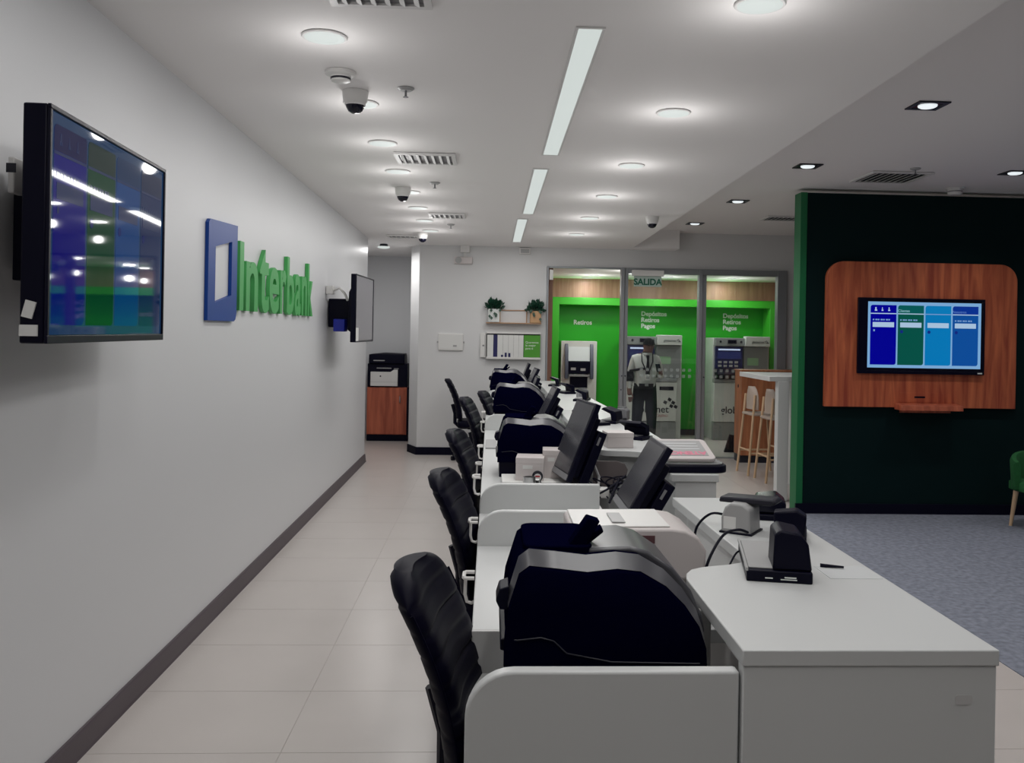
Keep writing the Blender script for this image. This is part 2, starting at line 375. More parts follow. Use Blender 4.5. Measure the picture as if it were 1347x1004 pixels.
def vent(x0, y0, x1, y1, fz, label, two=True, tilt=.35, dark='grey'):
    t = thing('air_vent', label, 'vent', ((x0+x1)/2, (y0+y1)/2, fz((y0+y1)/2)-.002), 0, 'ceiling air vents')
    a, b = (x1-x0)/2, (y1-y0)/2
    f = MB(); e = .03
    for p, q in (((-a, -b, -.014), (a, -b+e, 0)), ((-a, b-e, -.014), (a, b, 0)), ((-a, -b+e, -.014), (-a+e, b-e, 0)), ((a-e, -b+e, -.014), (a, b-e, 0))): f.box(p, q)
    f.build('frame', M['lamp_rim'], t)
    MB().box((-a+e, -b+e, -.003), (a-e, b-e, -.001)).build('duct_opening', M[dark], t)
    n = max(3, int((x1-x0-2*e)/.05)) if two else 3
    me = None
    for k in range(n):
        xk = -a+e+(k+.5)*(2*a-2*e)/n
        if me is None:
            s = MB().box((-.011, -b+e, -.0135), (.011, b-e, -.0105), rot=Matrix.Rotation(tilt, 3, 'Y')).build('slat', M['lamp_rim'], t); me = s.data
        else:
            s = bpy.data.objects.new('slat', me); COL.objects.link(s); s.parent = t
        s.location = (xk, 0, 0)
vent(-.64, 3.18, -.25, 3.52, zc, 'white ceiling air vent cut by the top edge of the picture')
vent(-.70, 6.25, -.27, 6.62, zc, 'white ceiling air vent beside the third downlight of the left row')
vent(-.66, 9.18, -.29, 9.5, zc, 'white ceiling air vent farther back beside the left downlights')
vent(-1.32, 11.18, -.92, 11.45, zc, 'narrow ceiling air vent near the alcove')
vent(3.26, 7.56, 3.80, 8.08, zr, 'dark-slatted ceiling air vent above the dark green wall', tilt=-.6, dark='black')
vent(3.23, 10.4, 3.75, 10.75, zr, 'ceiling air vent behind the end of the green wall', tilt=-.6, dark='black')
def dome_camera(x, y, z, label):
    t = thing('dome_camera', label, 'security camera', (x, y, z), 0, 'ceiling dome cameras')
    MB().lathe([(.001, 0), (.068, 0), (.068, -.02), (.062, -.055), (.052, -.066), (.001, -.066)], n=24).build('housing', M['whitep'], t, smooth=True)
    MB().lathe([(.050, -.066), (.047, -.085), (.036, -.105), (.018, -.116), (.001, -.118)], n=24).build('dome', M['black_gl'], t, smooth=True)
    MB().lathe([(.053, -.064), (.0545, -.068), (.052, -.076), (.049, -.07)], n=24).build('trim_ring', M['lamp_rim'], t, smooth=True)
for x, y, fz, l in [(-.735, 4.76, zc, 'nearest white dome camera beside the downlights'), (-.776, 7.73, zc, 'second dome camera hanging near the left downlights'),
                    (-.847, 10.9, zc, 'farthest dome camera near the alcove'), (1.62, 9.08, zc, 'small dome camera near the edge of the lowered ceiling')]:
    dome_camera(x, y, fz(y)-.001, l)
t = thing('smoke_detector', 'white smoke detector on the ceiling before the nearest dome camera', 'smoke detector', (-.755, 4.42, zc(4.42)-.001))
MB().lathe([(.001, 0), (.075, 0), (.075, -.014), (.066, -.02), (.05, -.024), (.046, -.046), (.03, -.052), (.001, -.052)], n=24).build('housing', M['whitep'], t, smooth=True)
MB().lathe([(.047, -.028), (.049, -.03), (.049, -.038), (.047, -.04)], n=24).build('vent_slot', M['dark'], t)
t = thing('smoke_detector', 'white smoke detector seen just above the dark green wall', 'smoke detector', (4.36, 8.28, zr(8.28)-.001))
MB().lathe([(.001, 0), (.08, 0), (.08, -.016), (.066, -.02), (.062, -.06), (.05, -.07), (.001, -.07)], n=24).build('housing', M['whitep'], t, smooth=True)
MB().lathe([(.063, -.03), (.065, -.032), (.065, -.04), (.063, -.042)], n=24).build('vent_slot', M['grey'], t)
for x, y, fz, l in [(-.463, 4.67, zc, 'nearest fire sprinkler on the ceiling'), (-.485, 7.43, zc, 'second fire sprinkler on the ceiling beyond the vent'),
                    (-.47, 10.06, zc, 'farthest fire sprinkler on the left ceiling'), (3.56, 7.42, zr, 'fire sprinkler in front of the vent above the green wall')]:
    t = thing('fire_sprinkler', l, 'sprinkler', (x, y, fz(y)-.001), 0, 'ceiling sprinklers')
    MB().lathe([(.001, 0), (.044, 0), (.044, -.004), (.03, -.014), (.001, -.014)], n=20).build('escutcheon', M['lgrey'], t, smooth=True)
    MB().cyl((0, 0, -.014), (0, 0, -.045), .006, n=8).build('pipe', M['grey'], t)
    MB().lathe([(.001, -.045), (.014, -.045), (.014, -.048), (.001, -.048)], n=12).build('deflector', M['grey'], t)
t = thing('surface_lamp', 'lit round lamp on the ceiling of the printer alcove', 'ceiling light', (-1.48, 12.3, zc(12.3)-.001))
MB().lathe([(.001, 0), (.05, 0), (.06, -.035), (.001, -.035)], n=20).build('mount', M['dark'], t, smooth=True)
MB().lathe([(.001, -.035), (.085, -.035), (.08, -.052), (.05, -.06), (.001, -.061)], n=24).build('diffuser', M['lamp'], t, smooth=True)
light('lamp_light', t, (0, 0, -.08), 10.0, .14)
for i, (x, y, l) in enumerate([(1.61, 14.15, 'round lamp over the left cash machine, front of the pair'), (1.58, 14.85, 'round lamp over the left cash machine, rear of the pair'),
                               (2.79, 14.2, 'round lobby lamp above the middle cash machine'), (3.85, 14.85, 'round lobby lamp above the right cash machine, rear of the pair'),
                               (3.87, 14.2, 'round lobby lamp above the right cash machine, front of the pair'), (2.0, 13.0, 'round lobby lamp close behind the glass doors')]):
    downlight(x, y, 2.62-.001, l, 'lobby downlights', LOBBY_W*(.3 if y > 14.5 else 1))
# ------------------------------------------------------------------ wall televisions
def ui(parent, O, U, V, wd, ht, k, pre, cols=None, bgc=(128, 176, 222), rough=.06):
    """the menu shown on a screen: flat tiles a fraction of a millimetre proud of each other; O top-left, U right, V down"""
    O = Vector(O); U = Vector(U).normalized(); V = Vector(V).normalized(); N = V.cross(U)
    mb = MB(); mats = []
    def col(c):
        mats.append(emis(pre+'_ui', c, k, rough)); return len(mats)-1
    def q(u0, v0, u1, v1, mi, lift, r=0., corners=(1, 1, 1, 1)):
        asp = wd/ht
        pts = rrect(u0, v0*1/asp, u1, v1/asp, r, 4, corners) if r else [(u0, v0/asp), (u1, v0/asp), (u1, v1/asp), (u0, v1/asp)]
        mb.add([O + U*(p[0]*wd) + V*(p[1]*wd) + N*lift for p in pts], [tuple(range(len(pts)))], mi)
    bg = col(bgc); q(0, 0, 1, 1, bg, 0)
    cs = cols or [(0, 0, 150), (4, 84, 72), (4, 124, 190), (12, 80, 160)]
    hd = [(0, 0, 150), (6, 92, 90), (8, 128, 192), (8, 52, 150)] if cols is None else [(14, 20, 92), (40, 66, 60), (16, 62, 112), (40, 56, 96)]
    white = col((176, 204, 232) if cols is None else (60, 74, 120)); pale = col((120, 160, 210) if cols is None else (60, 74, 120)); dot = col((20, 40, 130))
    for i in range(4):
        u0 = .022+i*.2415; u1 = u0+.228
        q(u0, .05, u1, .955, col(cs[i]), .0006, .02, (1, 0, 1, 0))
        q(u0, .05, u1, .17, col(hd[i]), .0009, .02, (1, 0, 0, 0))
        q(u0, .172, u1, .186, white if i != 2 else pale, .0012)
        q(u0+.02, .31, u1-.02, .385, white, .0012)
        if i in (1, 3, 2): 
            c = [(u0+.034+.014*math.cos(a*PI/6), .45+.025*math.sin(a*PI/6)) for a in range(12)]
            mb.add([O+U*(p[0]*wd)+V*(p[1]*ht)+N*.0012 for p in c], [tuple(range(12))], dot)
        else: q(u0+.026, .42, u0+.04, .45, pale, .0012)
        if i != 2:
            for j in range(7): q(u0+.02+j*.023, .262, u0+.036+j*.023+(.004 if j % 2 else -.003), .284, pale, .0012)
        if i == 0:
            for j, (a, b) in enumerate([(.04, .012), (.10, .006), (.158, .008)]):
                q(u0+a, .085, u0+a+b, .14, white, .0013); 
                q(u0+a-.004, .122, u0+a+b+.006, .14, white, .0013)
    o = mb.build('screen_image', mats, parent)
    return o
def tv_shell(t, w2, z0, z1, depth, bez, bezb):
    """local frame: screen faces +x, width along y, x=0 is the front of the bezel"""
    MB().box((-depth, -w2, z0), (-.006, w2, z1)).build('housing', M['black'], t, bevel=.006)
    f = MB()
    f.box((-.006, -w2, z0), (.004, w2, z0+bezb)); f.box((-.006, -w2, z1-bez), (.004, w2, z1))
    f.box((-.006, -w2, z0+bezb), (.004, -w2+bez, z1-bez)); f.box((-.006, w2-bez, z0+bezb), (.004, w2, z1-bez))
    f.build('bezel', M['bezel'], t, bevel=.002)
    return MB().box((-.006, -w2+bez, z0+bezb), (-.003, w2-bez, z1-bez)).build('screen', M['black_gl'], t)
# TV 1, near on the left wall
a1 = math.atan2(3.79-2.69, -1.36+1.30)-PI/2
t = thing('television', 'large flat television in the left foreground showing a coloured menu', 'television', (-1.33, 3.24, 1.64), a1, 'wall televisions')
sc = tv_shell(t, .55, 0, .705, .075, .014, .024)
dim = [(0, 0, 150), (0, 84, 52), (2, 84, 160), (24, 54, 110)]
ui(sc, (-.0028, -.535, .690), (0, 1, 0), (0, 0, -1), 1.07, .664, .34, 'near_tv', dim, bgc=(46, 84, 130), rough=.035)
MB().box((-.18, -.22, .16), (-.075, .22, .56)).build('mount', M['black'], t, bevel=.004)
MB().box((-.235, -.285, .475), (-.215, -.215, .59)).build('mount_plate', M['whitep'], t, bevel=.004)
MB().box((-.24, -.2855, .54), (-.21, -.284, .57)).build('mount_slot', M['dark'], t)
MB().box((-.255, -.20, .20), (-.18, .20, .52)).build('mount_arm', M['black'], t, bevel=.004)
MB().box((-.062, -.556, .075), (-.032, -.55, .125), rot=Matrix.Rotation(.25, 3, 'Y')).build('label', M['paper'], t)
MB().box((-.072, -.557, .022), (-.022, -.55, .055)).build('label', M['paper'], t)
# TV 2, far on the left wall
a2 = math.atan2(9.5-8.55, -1.24+1.28)-PI/2
t = thing('television', 'smaller dark television at the far end of the left wall', 'television', (-1.26, 9.02, 1.572), a2, 'wall televisions')
tv_shell(t, .475, 0, .65, .05, .01, .014)
o = t.children[-1]
MB().box((-.003, -.46, .02), (-.001, .46, .635)).build('screen_glass', mat('pale_reflective_screen', (.18, .175, .20), .18, spec=.8), t)
MB().prism([(-.05, .08), (-.05, .56), (-.09, .48), (-.10, .12)], 'y', -.36, .36).build('rear_cover', M['black'], t, bevel=.004)
MB().box((-.32, -.2, .14), (-.10, .2, .42)).build('mount', M['black'], t, bevel=.01)
MB().box((-.325, -.30, .46), (-.26, -.2, .54)).build('junction_box', M['whitep'], t, bevel=.004)
MB().tube([(-.26, -.25, .50), (-.2, -.27, .52), (-.15, -.27, .47), (-.12, -.26, .40)], .012).build('white_cable', M['whitep'], t, smooth=True)
MB().box((-.24, -.34, .10), (-.13, -.2, .22)).build('connector', mat('blue_plug', lin(10, 30, 150), .4), t, bevel=.008)
MB().box((.0, -.465, .012), (.003, -.33, .14)).build('label', M['paper'], t)
# ------------------------------------------------------------------ wall logo
t = thing('logo_sign', 'blue frame emblem and green Interbank lettering on the left wall', 'sign', (-1.6, 5.1, 1.7))
y0, y1, z0, z1, d = -.021, .545, .033, .612, .022
out = [(y0, z0), (y1-.05, z0), (y1-.02, z0+.012), (y1, z0+.05), (y1, z1+.012), (y0+.03, z1-.008), (y0, z1-.03)]
inn = [(.108, .137), (.429, .19), (.429, .515), (.108, .458)]
# ring made of four mitred quads and an outline
fr = MB()
def ring(fr, outer, inner, xa, xb):
    n = len(outer)
    ctr = (sum(p[0] for p in inner)/4, sum(p[1] for p in inner)/4)
    N = 64
    def cast(poly, a):
        dx, dy = math.cos(a), math.sin(a); best = None
        for i in range(len(poly)):
            p, q = poly[i], poly[(i+1) % len(poly)]
            ex, ey = q[0]-p[0], q[1]-p[1]; den = dx*ey-dy*ex
            if abs(den) < 1e-9: continue
            tt = ((p[0]-ctr[0])*ey-(p[1]-ctr[1])*ex)/den; uu = ((p[0]-ctr[0])*dy-(p[1]-ctr[1])*dx)/den
            if tt > 0 and -1e-6 <= uu <= 1+1e-6 and (best is None or tt > best): best = tt
        return (ctr[0]+dx*best, ctr[1]+dy*best)
    ang = sorted([2*PI*i/N for i in range(N)] + [math.atan2(p[1]-ctr[1], p[0]-ctr[0]) % (2*PI) for p in outer+inner])
    rings = [[(xb, *cast(inner, a)) for a in ang], [(xb, *cast(outer, a)) for a in ang], [(xa, *cast(outer, a)) for a in ang], [(xa, *cast(inner, a)) for a in ang]]
    rings.append(rings[0]); fr.loft(rings, closed=True, caps=False)
ring(fr, out, inn, .002, d)
fr.build('emblem', M['blue'], t, smooth=True, angle=30)
glyph = [('I', 5.735, 5.835, 1.805, 2.245), ('n', 5.90, 6.23, 1.805, 2.135), ('t', 6.28, 6.56, 1.80, 2.245), ('e', 6.58, 6.90, 1.80, 2.14), ('r', 6.945, 7.15, 1.805, 2.14),
         ('b', 7.19, 7.47, 1.80, 2.255), ('a', 7.50, 7.74, 1.80, 2.14), ('n', 7.79, 8.02, 1.805, 2.14), ('k', 8.06, 8.30, 1.805, 2.26)]
for ch, ya, yb, za, zb in glyph:
    me = text_mesh(ch, 1., .05, .022)
    xs_ = [v.co.x for v in me.vertices]; ys_ = [v.co.y for v in me.vertices]; mx, Mx, my, My = min(xs_), max(xs_), min(ys_), max(ys_)
    for v in me.vertices:
        u = (v.co.x-mx)/(Mx-mx); q = (v.co.y-my)/(My-my)
        v.co = (.002 + (.028 if v.co.z > 0 else 0), (5.735+((ya+(yb-ya)*u)-5.735)*.905)*.99-5.1, (za+(zb-za)*q-1.7)*.985)
    me.materials.clear(); me.materials.append(M['green']); me.name = 'letter'
    o = bpy.data.objects.new('letter', me); COL.objects.link(o); o.parent = t
    bmf(me)
# ------------------------------------------------------------------ teller desks and counters
def hook(parent, y, z):
    m = MB().tube([(-.042, y-.02, z), (-.075, y-.02, z), (-.078, y-.01, z), (-.078, y+.05, z), (-.072, y+.06, z), (-.042, y+.06, z)], .007, 6)
    m.tube([(-.072, y, z), (-.073, y, z-.06), (-.066, y, z-.085), (-.05, y, z-.09), (-.042, y, z-.085)], .006, 6)
    m.build('hook', M['whitep'], parent, smooth=True)
def panel(parent, y, th=.036, x1=.53, z0=0, z1=.98, r=.10, name='side_panel'):
    return MB().prism([(x1, z0), (x1, z1)] + [(-.04+r-r*math.sin(.5*PI*i/8), z1-r+r*math.cos(.5*PI*i/8)) for i in range(9)] + [(-.04, z0)], 'y', y, y+th).build(name, M['white'], parent, bevel=.006, segs=3)
d1 = thing('teller_desk', 'white teller desk in the foreground with rounded end panel', 'desk', (0, 0, 0), 0, 'white teller desks')
panel(d1, 1.845, z1=1.0); panel(d1, 3.6)
MB().box((-.04, 2.59, .80), (.76, 3.6, .84)).build('desktop', M['white'], d1, bevel=.003)
MB().box((-.04, 2.575, .68), (.53, 2.59, .84)).build('riser', M['white_edge'], d1, bevel=.002)
MB().box((-.04, 1.881, .68), (.70, 2.575, .72)).build('lower_shelf', M['white'], d1, bevel=.003)
MB().box((.70, 1.881, 0), (.73, 3.6, .80)).build('modesty_panel', M['white_edge'], d1)
hook(d1, 3.08, .858)
d2 = thing('teller_desk', 'white teller desk in the middle of the row with papers and boxes', 'desk', (0, 0, 0), 0, 'white teller desks')
panel(d2, 4.24)
MB().box((-.04, 3.64, .80), (.76, 4.24, .84)).build('desktop', M['white'], d2, bevel=.003)
MB().box((-.04, 4.276, .80), (.56, 7.80, .84)).build('desktop', M['white'], d2, bevel=.003)
panel(d2, 7.80)
MB().box((.70, 3.64, 0), (.73, 4.24, .80)).build('modesty_panel', M['white_edge'], d2)
MB().box((.53, 4.28, 0), (.555, 7.8, .80)).build('modesty_panel', M['white_edge'], d2)
for yy, z in ((3.85, .885), (4.62, .95), (5.55, .88), (6.4, .88)): hook(d2, yy, z)
d3 = thing('teller_desk', 'white teller desk at the far end of the row', 'desk', (0, 0, 0), 0, 'white teller desks')
MB().box((-.04, 7.84, .80), (.56, 11.04, .84)).build('desktop', M['white'], d3, bevel=.003)
panel(d3, 11.04)
MB().box((-.04, 11.08, .80), (.56, 12.1, .84)).build('desktop', M['white'], d3, bevel=.003)
MB().box((.57, 7.84, 0), (.60, 12.1, .80)).build('modesty_panel', M['white_edge'], d3)
for yy, z in ((8.1, .88), (9.1, .88)): hook(d3, yy, z)
# counters
c1 = thing('service_counter', 'white raised counter in the right foreground with rounded inner corner', 'counter', (0, 0, 0), 0, 'white raised counters')
inner1 = [(.763, 2.62), (.752, 2.575), (.725, 2.54), (.685, 2.518), (.64, 2.503), (.60, 2.488), (.565, 2.462), (.543, 2.42), (.532, 2.37)]
poly1 = [(.532, 1.83), (1.078, 1.83), (1.083, 3.55), (.735, 3.55)] + inner1
MB().prism(poly1, 'z', 1.016, 1.05).build('countertop', M['white'], c1, bevel=.003)
MB().box((.534, 1.834, 0), (1.074, 1.872, 1.016)).build('end_panel', M['white'], c1, bevel=.003)
MB().box((1.04, 1.872, 0), (1.07, 3.53, 1.016)).build('front_panel', M['white'], c1)
MB().box((.79, 1.872, .2), (.815, 3.50, 1.016)).build('inner_panel', M['white_edge'], c1)
MB().box((.79, 3.50, 0), (1.07, 3.53, 1.016)).build('end_panel', M['white'], c1)
MB().prism(rrect(.985, .935, 1.022, .955, .006), 'y', 1.8325, 1.834).build('emblem', M['white_edge'], c1)
c2 = thing('service_counter', 'white raised counter behind the gap holding the advert tablet', 'counter', (0, 0, 0), 0, 'white raised counters')
poly2 = [(1.073, 4.13), (1.066, 7.45), (.58, 7.45), (.58, 5.15), (.588, 5.06), (.61, 5.0), (.65, 4.965), (.70, 4.955), (.78, 4.945), (.83, 4.92), (.85, 4.88), (.85, 4.13)]
MB().prism(poly2, 'z', 1.016, 1.05).build('countertop', M['white'], c2, bevel=.003)
MB().prism([(1.063, 4.14), (1.056, 7.44), (.62, 7.44), (.62, 5.17), (.63, 5.09), (.68, 5.02), (.87, 5.0), (.87, 4.14)], 'z', 0, 1.016).build('cabinet', M['white'], c2)
MB().prism([(.572, .85), (.572, 1.0), (.70, 1.0), (.745, .985), (.762, .955), (.755, .92), (.70, .85)], 'y', 4.885, 4.90).build('apron_panel', mat('shaded_white_board', lin(104, 96, 96), .5), c2)  # added board; the shade under the countertop is put into its colour
c3 = thing('service_counter', 'white raised counter at the far end of the teller row', 'counter', (0, 0, 0), 0, 'white raised counters')
MB().prism([(1.06, 7.48), (.90, 12.0), (.62, 12.0), (.62, 7.48)], 'z', 1.016, 1.05).build('countertop', M['white'], c3, bevel=.003)
MB().prism([(1.04, 7.49), (.88, 11.98), (.64, 11.98), (.64, 7.49)], 'z', 0, 1.016).build('cabinet', M['white'], c3)
# ------------------------------------------------------------------ passbook printers
def printer(loc, label, stand=0.):
    t = thing('passbook_printer', label, 'printer', loc, 0, 'black passbook printers')
    prof = [(0, .0), (0, .145), (.008, .22), (.032, .30), (.056, .318), (.12, .312), (.19, .304), (.26, .312), (.315, .306), (.375, .272), (.42, .228), (.455, .178), (.472, .13), (.474, .0)]
    def sec(y, inset, rise):
        r = []
        for i, (x, z) in enumerate(prof):
            zz_ = z if z == 0 else z+rise
            xx = x + (inset if x < .1 else (-inset if x > .4 else 0)); r.append((xx, y, max(.09, zz_) if i not in (0, len(prof)-1) else .09))
        return r
    MB().loft([sec(0, .002, -.006), sec(.006, 0, 0), sec(.05, .004, .030), sec(.33, .004, .030), sec(.385, 0, 0), sec(.392, .002, -.006)]).build('shell', [M['printer_side']], t, smooth=True, angle=50)
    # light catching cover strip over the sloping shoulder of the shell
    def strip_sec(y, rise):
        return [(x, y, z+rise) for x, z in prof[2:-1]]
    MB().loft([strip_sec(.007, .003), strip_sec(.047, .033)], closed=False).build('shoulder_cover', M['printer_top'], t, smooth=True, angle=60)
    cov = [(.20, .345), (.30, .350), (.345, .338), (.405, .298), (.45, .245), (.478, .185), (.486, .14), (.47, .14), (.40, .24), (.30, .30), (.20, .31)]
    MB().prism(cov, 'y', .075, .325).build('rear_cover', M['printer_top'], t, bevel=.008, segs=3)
    MB().prism(rrect(.045, .07, .21, .33, .03), 'z', .325, .352).build('top_tray', M['printer_side'], t, bevel=.004)
    MB().prism([(.15, .345), (.195, .345), (.228, .408), (.198, .417)], 'y', .085, .13).prism([(.19, .35), (.238, .385), (.243, .372), (.21, .345)], 'y', .13, .17).build('paper_arm', M['printer_side'], t, bevel=.003)
    MB().box((.012, .02, 0), (.462, .372, .10)).build('base', M['black'], t, bevel=.004)
    MB().tube([(-.003, .02, .148), (.03, -.003, .152), (.085, -.003, .158), (.115, -.003, .15), (.145, -.003, .122), (.25, -.003, .102), (.455, -.003, .098)], .0018, 6).build('side_seam', M['dark'], t, smooth=True)
    MB().prism([(-.008, .118), (-.008, .142), (.012, .148), (.012, .112)], 'y', .03, .33).build('paper_slot', M['black'], t, bevel=.003)
    MB().prism([(-.02, .235), (-.012, .262), (.01, .27), (.01, .215), (-.01, .215)], 'y', .02, .10).build('release_lever', M['black'], t, bevel=.003)
    return t
pA = printer((.042, 2.06, .84), 'large black passbook printer filling the foreground desk')
t = thing('printer_stand', 'black riser under the foreground passbook printer', 'stand', (.05, 2.07, .72))
MB().box((0, .02, .1), (.455, .36, .1199)).build('shelf_top', M['black'], t, bevel=.003)
for x in (0., .43):
    MB().box((x, .02, 0), (x+.025, .36, .1)).build('leg', M['black'], t, bevel=.002)
dup(pA, (.05, 5.28, .84), label='black passbook printer behind the cream boxes on the middle desk')
dup(pA, (.03, 7.87, .90), label='black passbook printer third from the camera, on the far desk')
dup(pA, (.0, 11.1, .88), label='farthest black passbook printer close to the far wall')
t = thing('printer_stand', 'white riser under the third passbook printer', 'stand', (.04, 7.88, .84))
MB().box((0, .02, .04), (.455, .36, .0599)).build('shelf_top', M['white'], t)
for x in (0., .43): MB().box((x, .02, 0), (x+.025, .36, .04)).build('leg', M['white'], t)
t = thing('printer_stand', 'white riser under the farthest passbook printer', 'stand', (.01, 11.11, .84))
MB().box((0, .02, .02), (.455, .36, .0399)).build('shelf_top', M['white'], t)
for x in (0., .43): MB().box((x, .02, 0), (x+.025, .36, .02)).build('leg', M['white'], t)
# white scanner behind the near printer
t = thing('document_scanner', 'white rounded document scanner behind the large printer', 'scanner', (.25, 2.66, .84))
prof = [(0, .13), (0, .265), (.02, .275), (.30, .278), (.345, .272), (.385, .25), (.408, .21), (.405, .165), (.38, .135), (.34, .125)]
MB().prism(prof, 'y', 0, .30).build('body', M['cream'], t, bevel=.008, segs=3)
MB().prism([(.01, .2752), (.30, .2785), (.30, .283), (.01, .28)], 'y', .02, .28).build('lid', M['whitep'], t, bevel=.002)
MB().box((.19, -.003, .235), (.25, .004, .258)).build('badge', mat('maroon_badge', lin(96, 62, 66), .5), t)
MB().box((.13, .06, .2835), (.17, .2, .286)).build('button_strip', M['lgrey'], t)
MB().box((.02, .02, 0), (.37, .28, .13)).build('base', M['cream'], t, bevel=.01)
t = thing('power_adapter', 'small white box standing beside the printer under the counter edge', 'box', (.548, 2.45, .72))
MB().box((0, 0, 0), (.075, .11, .22)).build('case', M['whitep'], t, bevel=.006)
MB().box((.01, .02, .22), (.06, .10, .226)).build('cap', M['lgrey'], t, bevel=.002)
# ------------------------------------------------------------------ monitors
def monitor(loc, rz, tilt, length, width, label, back=True, lift=.09):
    """screen faces -x; loc is the foot centre on the desk"""
    t = thing('monitor', label, 'monitor', loc, rz, 'black teller monitors')
    R = Matrix.Rotation(tilt, 3, 'Y'); P0 = Vector((0, 0, lift))
    def bx(mb, a, b, mi=0):
        (x0, y0_, z0_), (x1, y1_, z1_) = a, b
        vs = [P0 + R @ Vector(p) for p in [(x0,y0_,z0_),(x1,y0_,z0_),(x1,y1_,z0_),(x0,y1_,z0_),(x0,y0_,z1_),(x1,y0_,z1_),(x1,y1_,z1_),(x0,y1_,z1_)]]
        return mb.add(vs, [(0,3,2,1),(4,5,6,7),(0,1,5,4),(1,2,6,5),(2,3,7,6),(3,0,4,7)], mi)
    h = width/2
    bx(MB(), (0, -h, 0), (.032, h, length)).build('housing', M['bezel'], t, bevel=.004)
    bx(MB(), (-.002, -h+.016, .04), (.001, h-.016, length-.016)).build('screen', M['mscreen'], t)
    bx(MB(), (-.003, -h+.005, .004), (.001, h-.005, .034)).build('lower_bezel', M['grey'], t)
    if back:
        bx(MB(), (.032, -h+.04, .03), (.072, h-.06, length-.07)).build('rear_cover', M['black'], t, bevel=.008)
        bx(MB(), (.075, -h+.015, .0), (.125, h-.09, length-.13)).build('rear_box', M['black'], t, bevel=.005)
        bx(MB(), (.088, -h+.0142, length-.205), (.100, -h+.0165, length-.16)).build('sticker', M['grey'], t)
        bx(MB(), (.06, -h+.10, .06), (.09, h-.12, .16)).build('bracket', M['dark'], t)
    nk = P0 + R @ Vector((.05, 0, .06))
    MB().tube([(nk.x, 0, nk.z), (nk.x+.02, 0, nk.z-.03), (nk.x+.02, 0, .01)], .022, 10).build('neck', M['black'], t, smooth=True)
    MB().prism(rrect(-.06, -.10, .16, .10, .03), 'z', 0, .014).build('foot', M['black'], t, bevel=.004)
    return t
m1 = monitor((.575, 3.93, .84), math.radians(0), math.radians(30), .345, .39, 'nearest black monitor tilted back above the foreground desk')
m2 = monitor((.378, 4.92, .84), math.radians(9), math.radians(21), .44, .40, 'black monitor second from the camera beside the cream boxes', lift=.075)
m3 = monitor((.37, 7.28, .84), math.radians(2), math.radians(26), .36, .38, 'black monitor third from the camera, behind the middle printer', lift=.10)
m4 = monitor((.33, 8.75, .84), math.radians(0), math.radians(20), .36, .38, 'black monitor fourth from the camera beside the far printer')
m5 = monitor((.36, 10.25, .84), math.radians(3), math.radians(26), .37, .38, 'black monitor fifth from the camera on the far desk', lift=.12)
m6 = monitor((.36, 11.78, .84), 0, math.radians(22), .36, .36, 'farthest black monitor close to the far wall', lift=.12)
# ------------------------------------------------------------------ desk clutter
o = tag(MB().box((.075, 4.92, .84), (.46, 5.2, .876)).build('paper_stack', M['paper'], bevel=.003), 'white stack of papers under the cream boxes', 'paper')
def carton(loc, w_, d_, h_, rz, label, face=False):
    t = thing('carton', label, 'box', loc, rz, 'cream cartons on the middle desk')
    MB().box((0, 0, 0), (w_, d_, h_)).build('body', M['cream'], t, bevel=.002)
    MB().box((-.001, -.001, h_-.03), (w_+.001, d_+.001, h_+.002)).build('lid', M['cream'], t, bevel=.002)
    MB().box((w_*.25, -.0015, h_-.06), (w_*.6, 0, h_-.04)).build('label_strip', M['paper'], t)
    return t
carton((.15, 4.97, .876), .155, .17, .125, math.radians(-5), 'cream carton at the front beside the silver mug')
carton((.305, 5.06, .876), .11, .16, .155, math.radians(-3), 'cream carton standing behind the front carton')
t = thing('badge_stand', 'round badge with a black and white face and red glasses', 'badge', (.268, 4.90, .876))
MB().cyl((0, 0, .035), (0, .012, .035), .03, n=24).build('disc', M['txt_black'], t)
MB().cyl((0, -.001, .03), (0, .0, .03), .02, n=20).build('face', M['paper'], t)
MB().box((-.013, -.0015, .031), (.013, 0, .039)).build('glasses', mat('red_print', lin(190, 40, 50), .5), t)
MB().box((-.02, .0, 0), (.02, .03, .008)).build('foot', M['dark'], t)
t = thing('mug', 'small silver mug in front of the cream carton', 'mug', (.222, 4.86, .84))
MB().lathe([(.001, 0), (.03, 0), (.034, .01), (.034, .075), (.031, .075), (.03, .01), (.001, .006)], n=24).build('cup', M['chrome'], t, smooth=True)
MB().tube([(.033, 0, .06), (.052, 0, .058), (.056, 0, .04), (.05, 0, .022), (.033, 0, .02)], .004, 6).build('handle', M['chrome'], t, smooth=True)
tag(MB().box((-.025, 6.56, .84), (.055, 7.05, .852)).build('notepad', M['lgrey'], bevel=.002), 'grey notepad at the desk edge left of the middle printer', 'notepad')
tag(MB().tube([(.60, 4.42, .86), (.66, 4.50, .97), (.70, 4.62, .93), (.60, 4.70, .87), (.66, 4.8, .85)], .006, 6).build('cable', M['black'], smooth=True), 'black cable looping behind the nearest monitor', 'cable')
tag(MB().tube([(.50, 4.55, .846), (.62, 4.60, .90), (.72, 4.70, .95), (.78, 4.82, .86)], .006, 6).build('cable', M['black'], smooth=True), 'black cable rising behind the second monitor', 'cable')
tag(MB().tube([(.55, 4.5, .846), (.60, 4.85, .92), (.56, 4.9, 1.02)], .008, 6).build('cable', M['lgrey'], smooth=True), 'grey cable sloping behind the second monitor', 'cable')
t = thing('cable_tangle', 'dark tangle of plugs and cables behind the second monitor', 'cable', (.52, 4.62, .84))
random.seed(3)
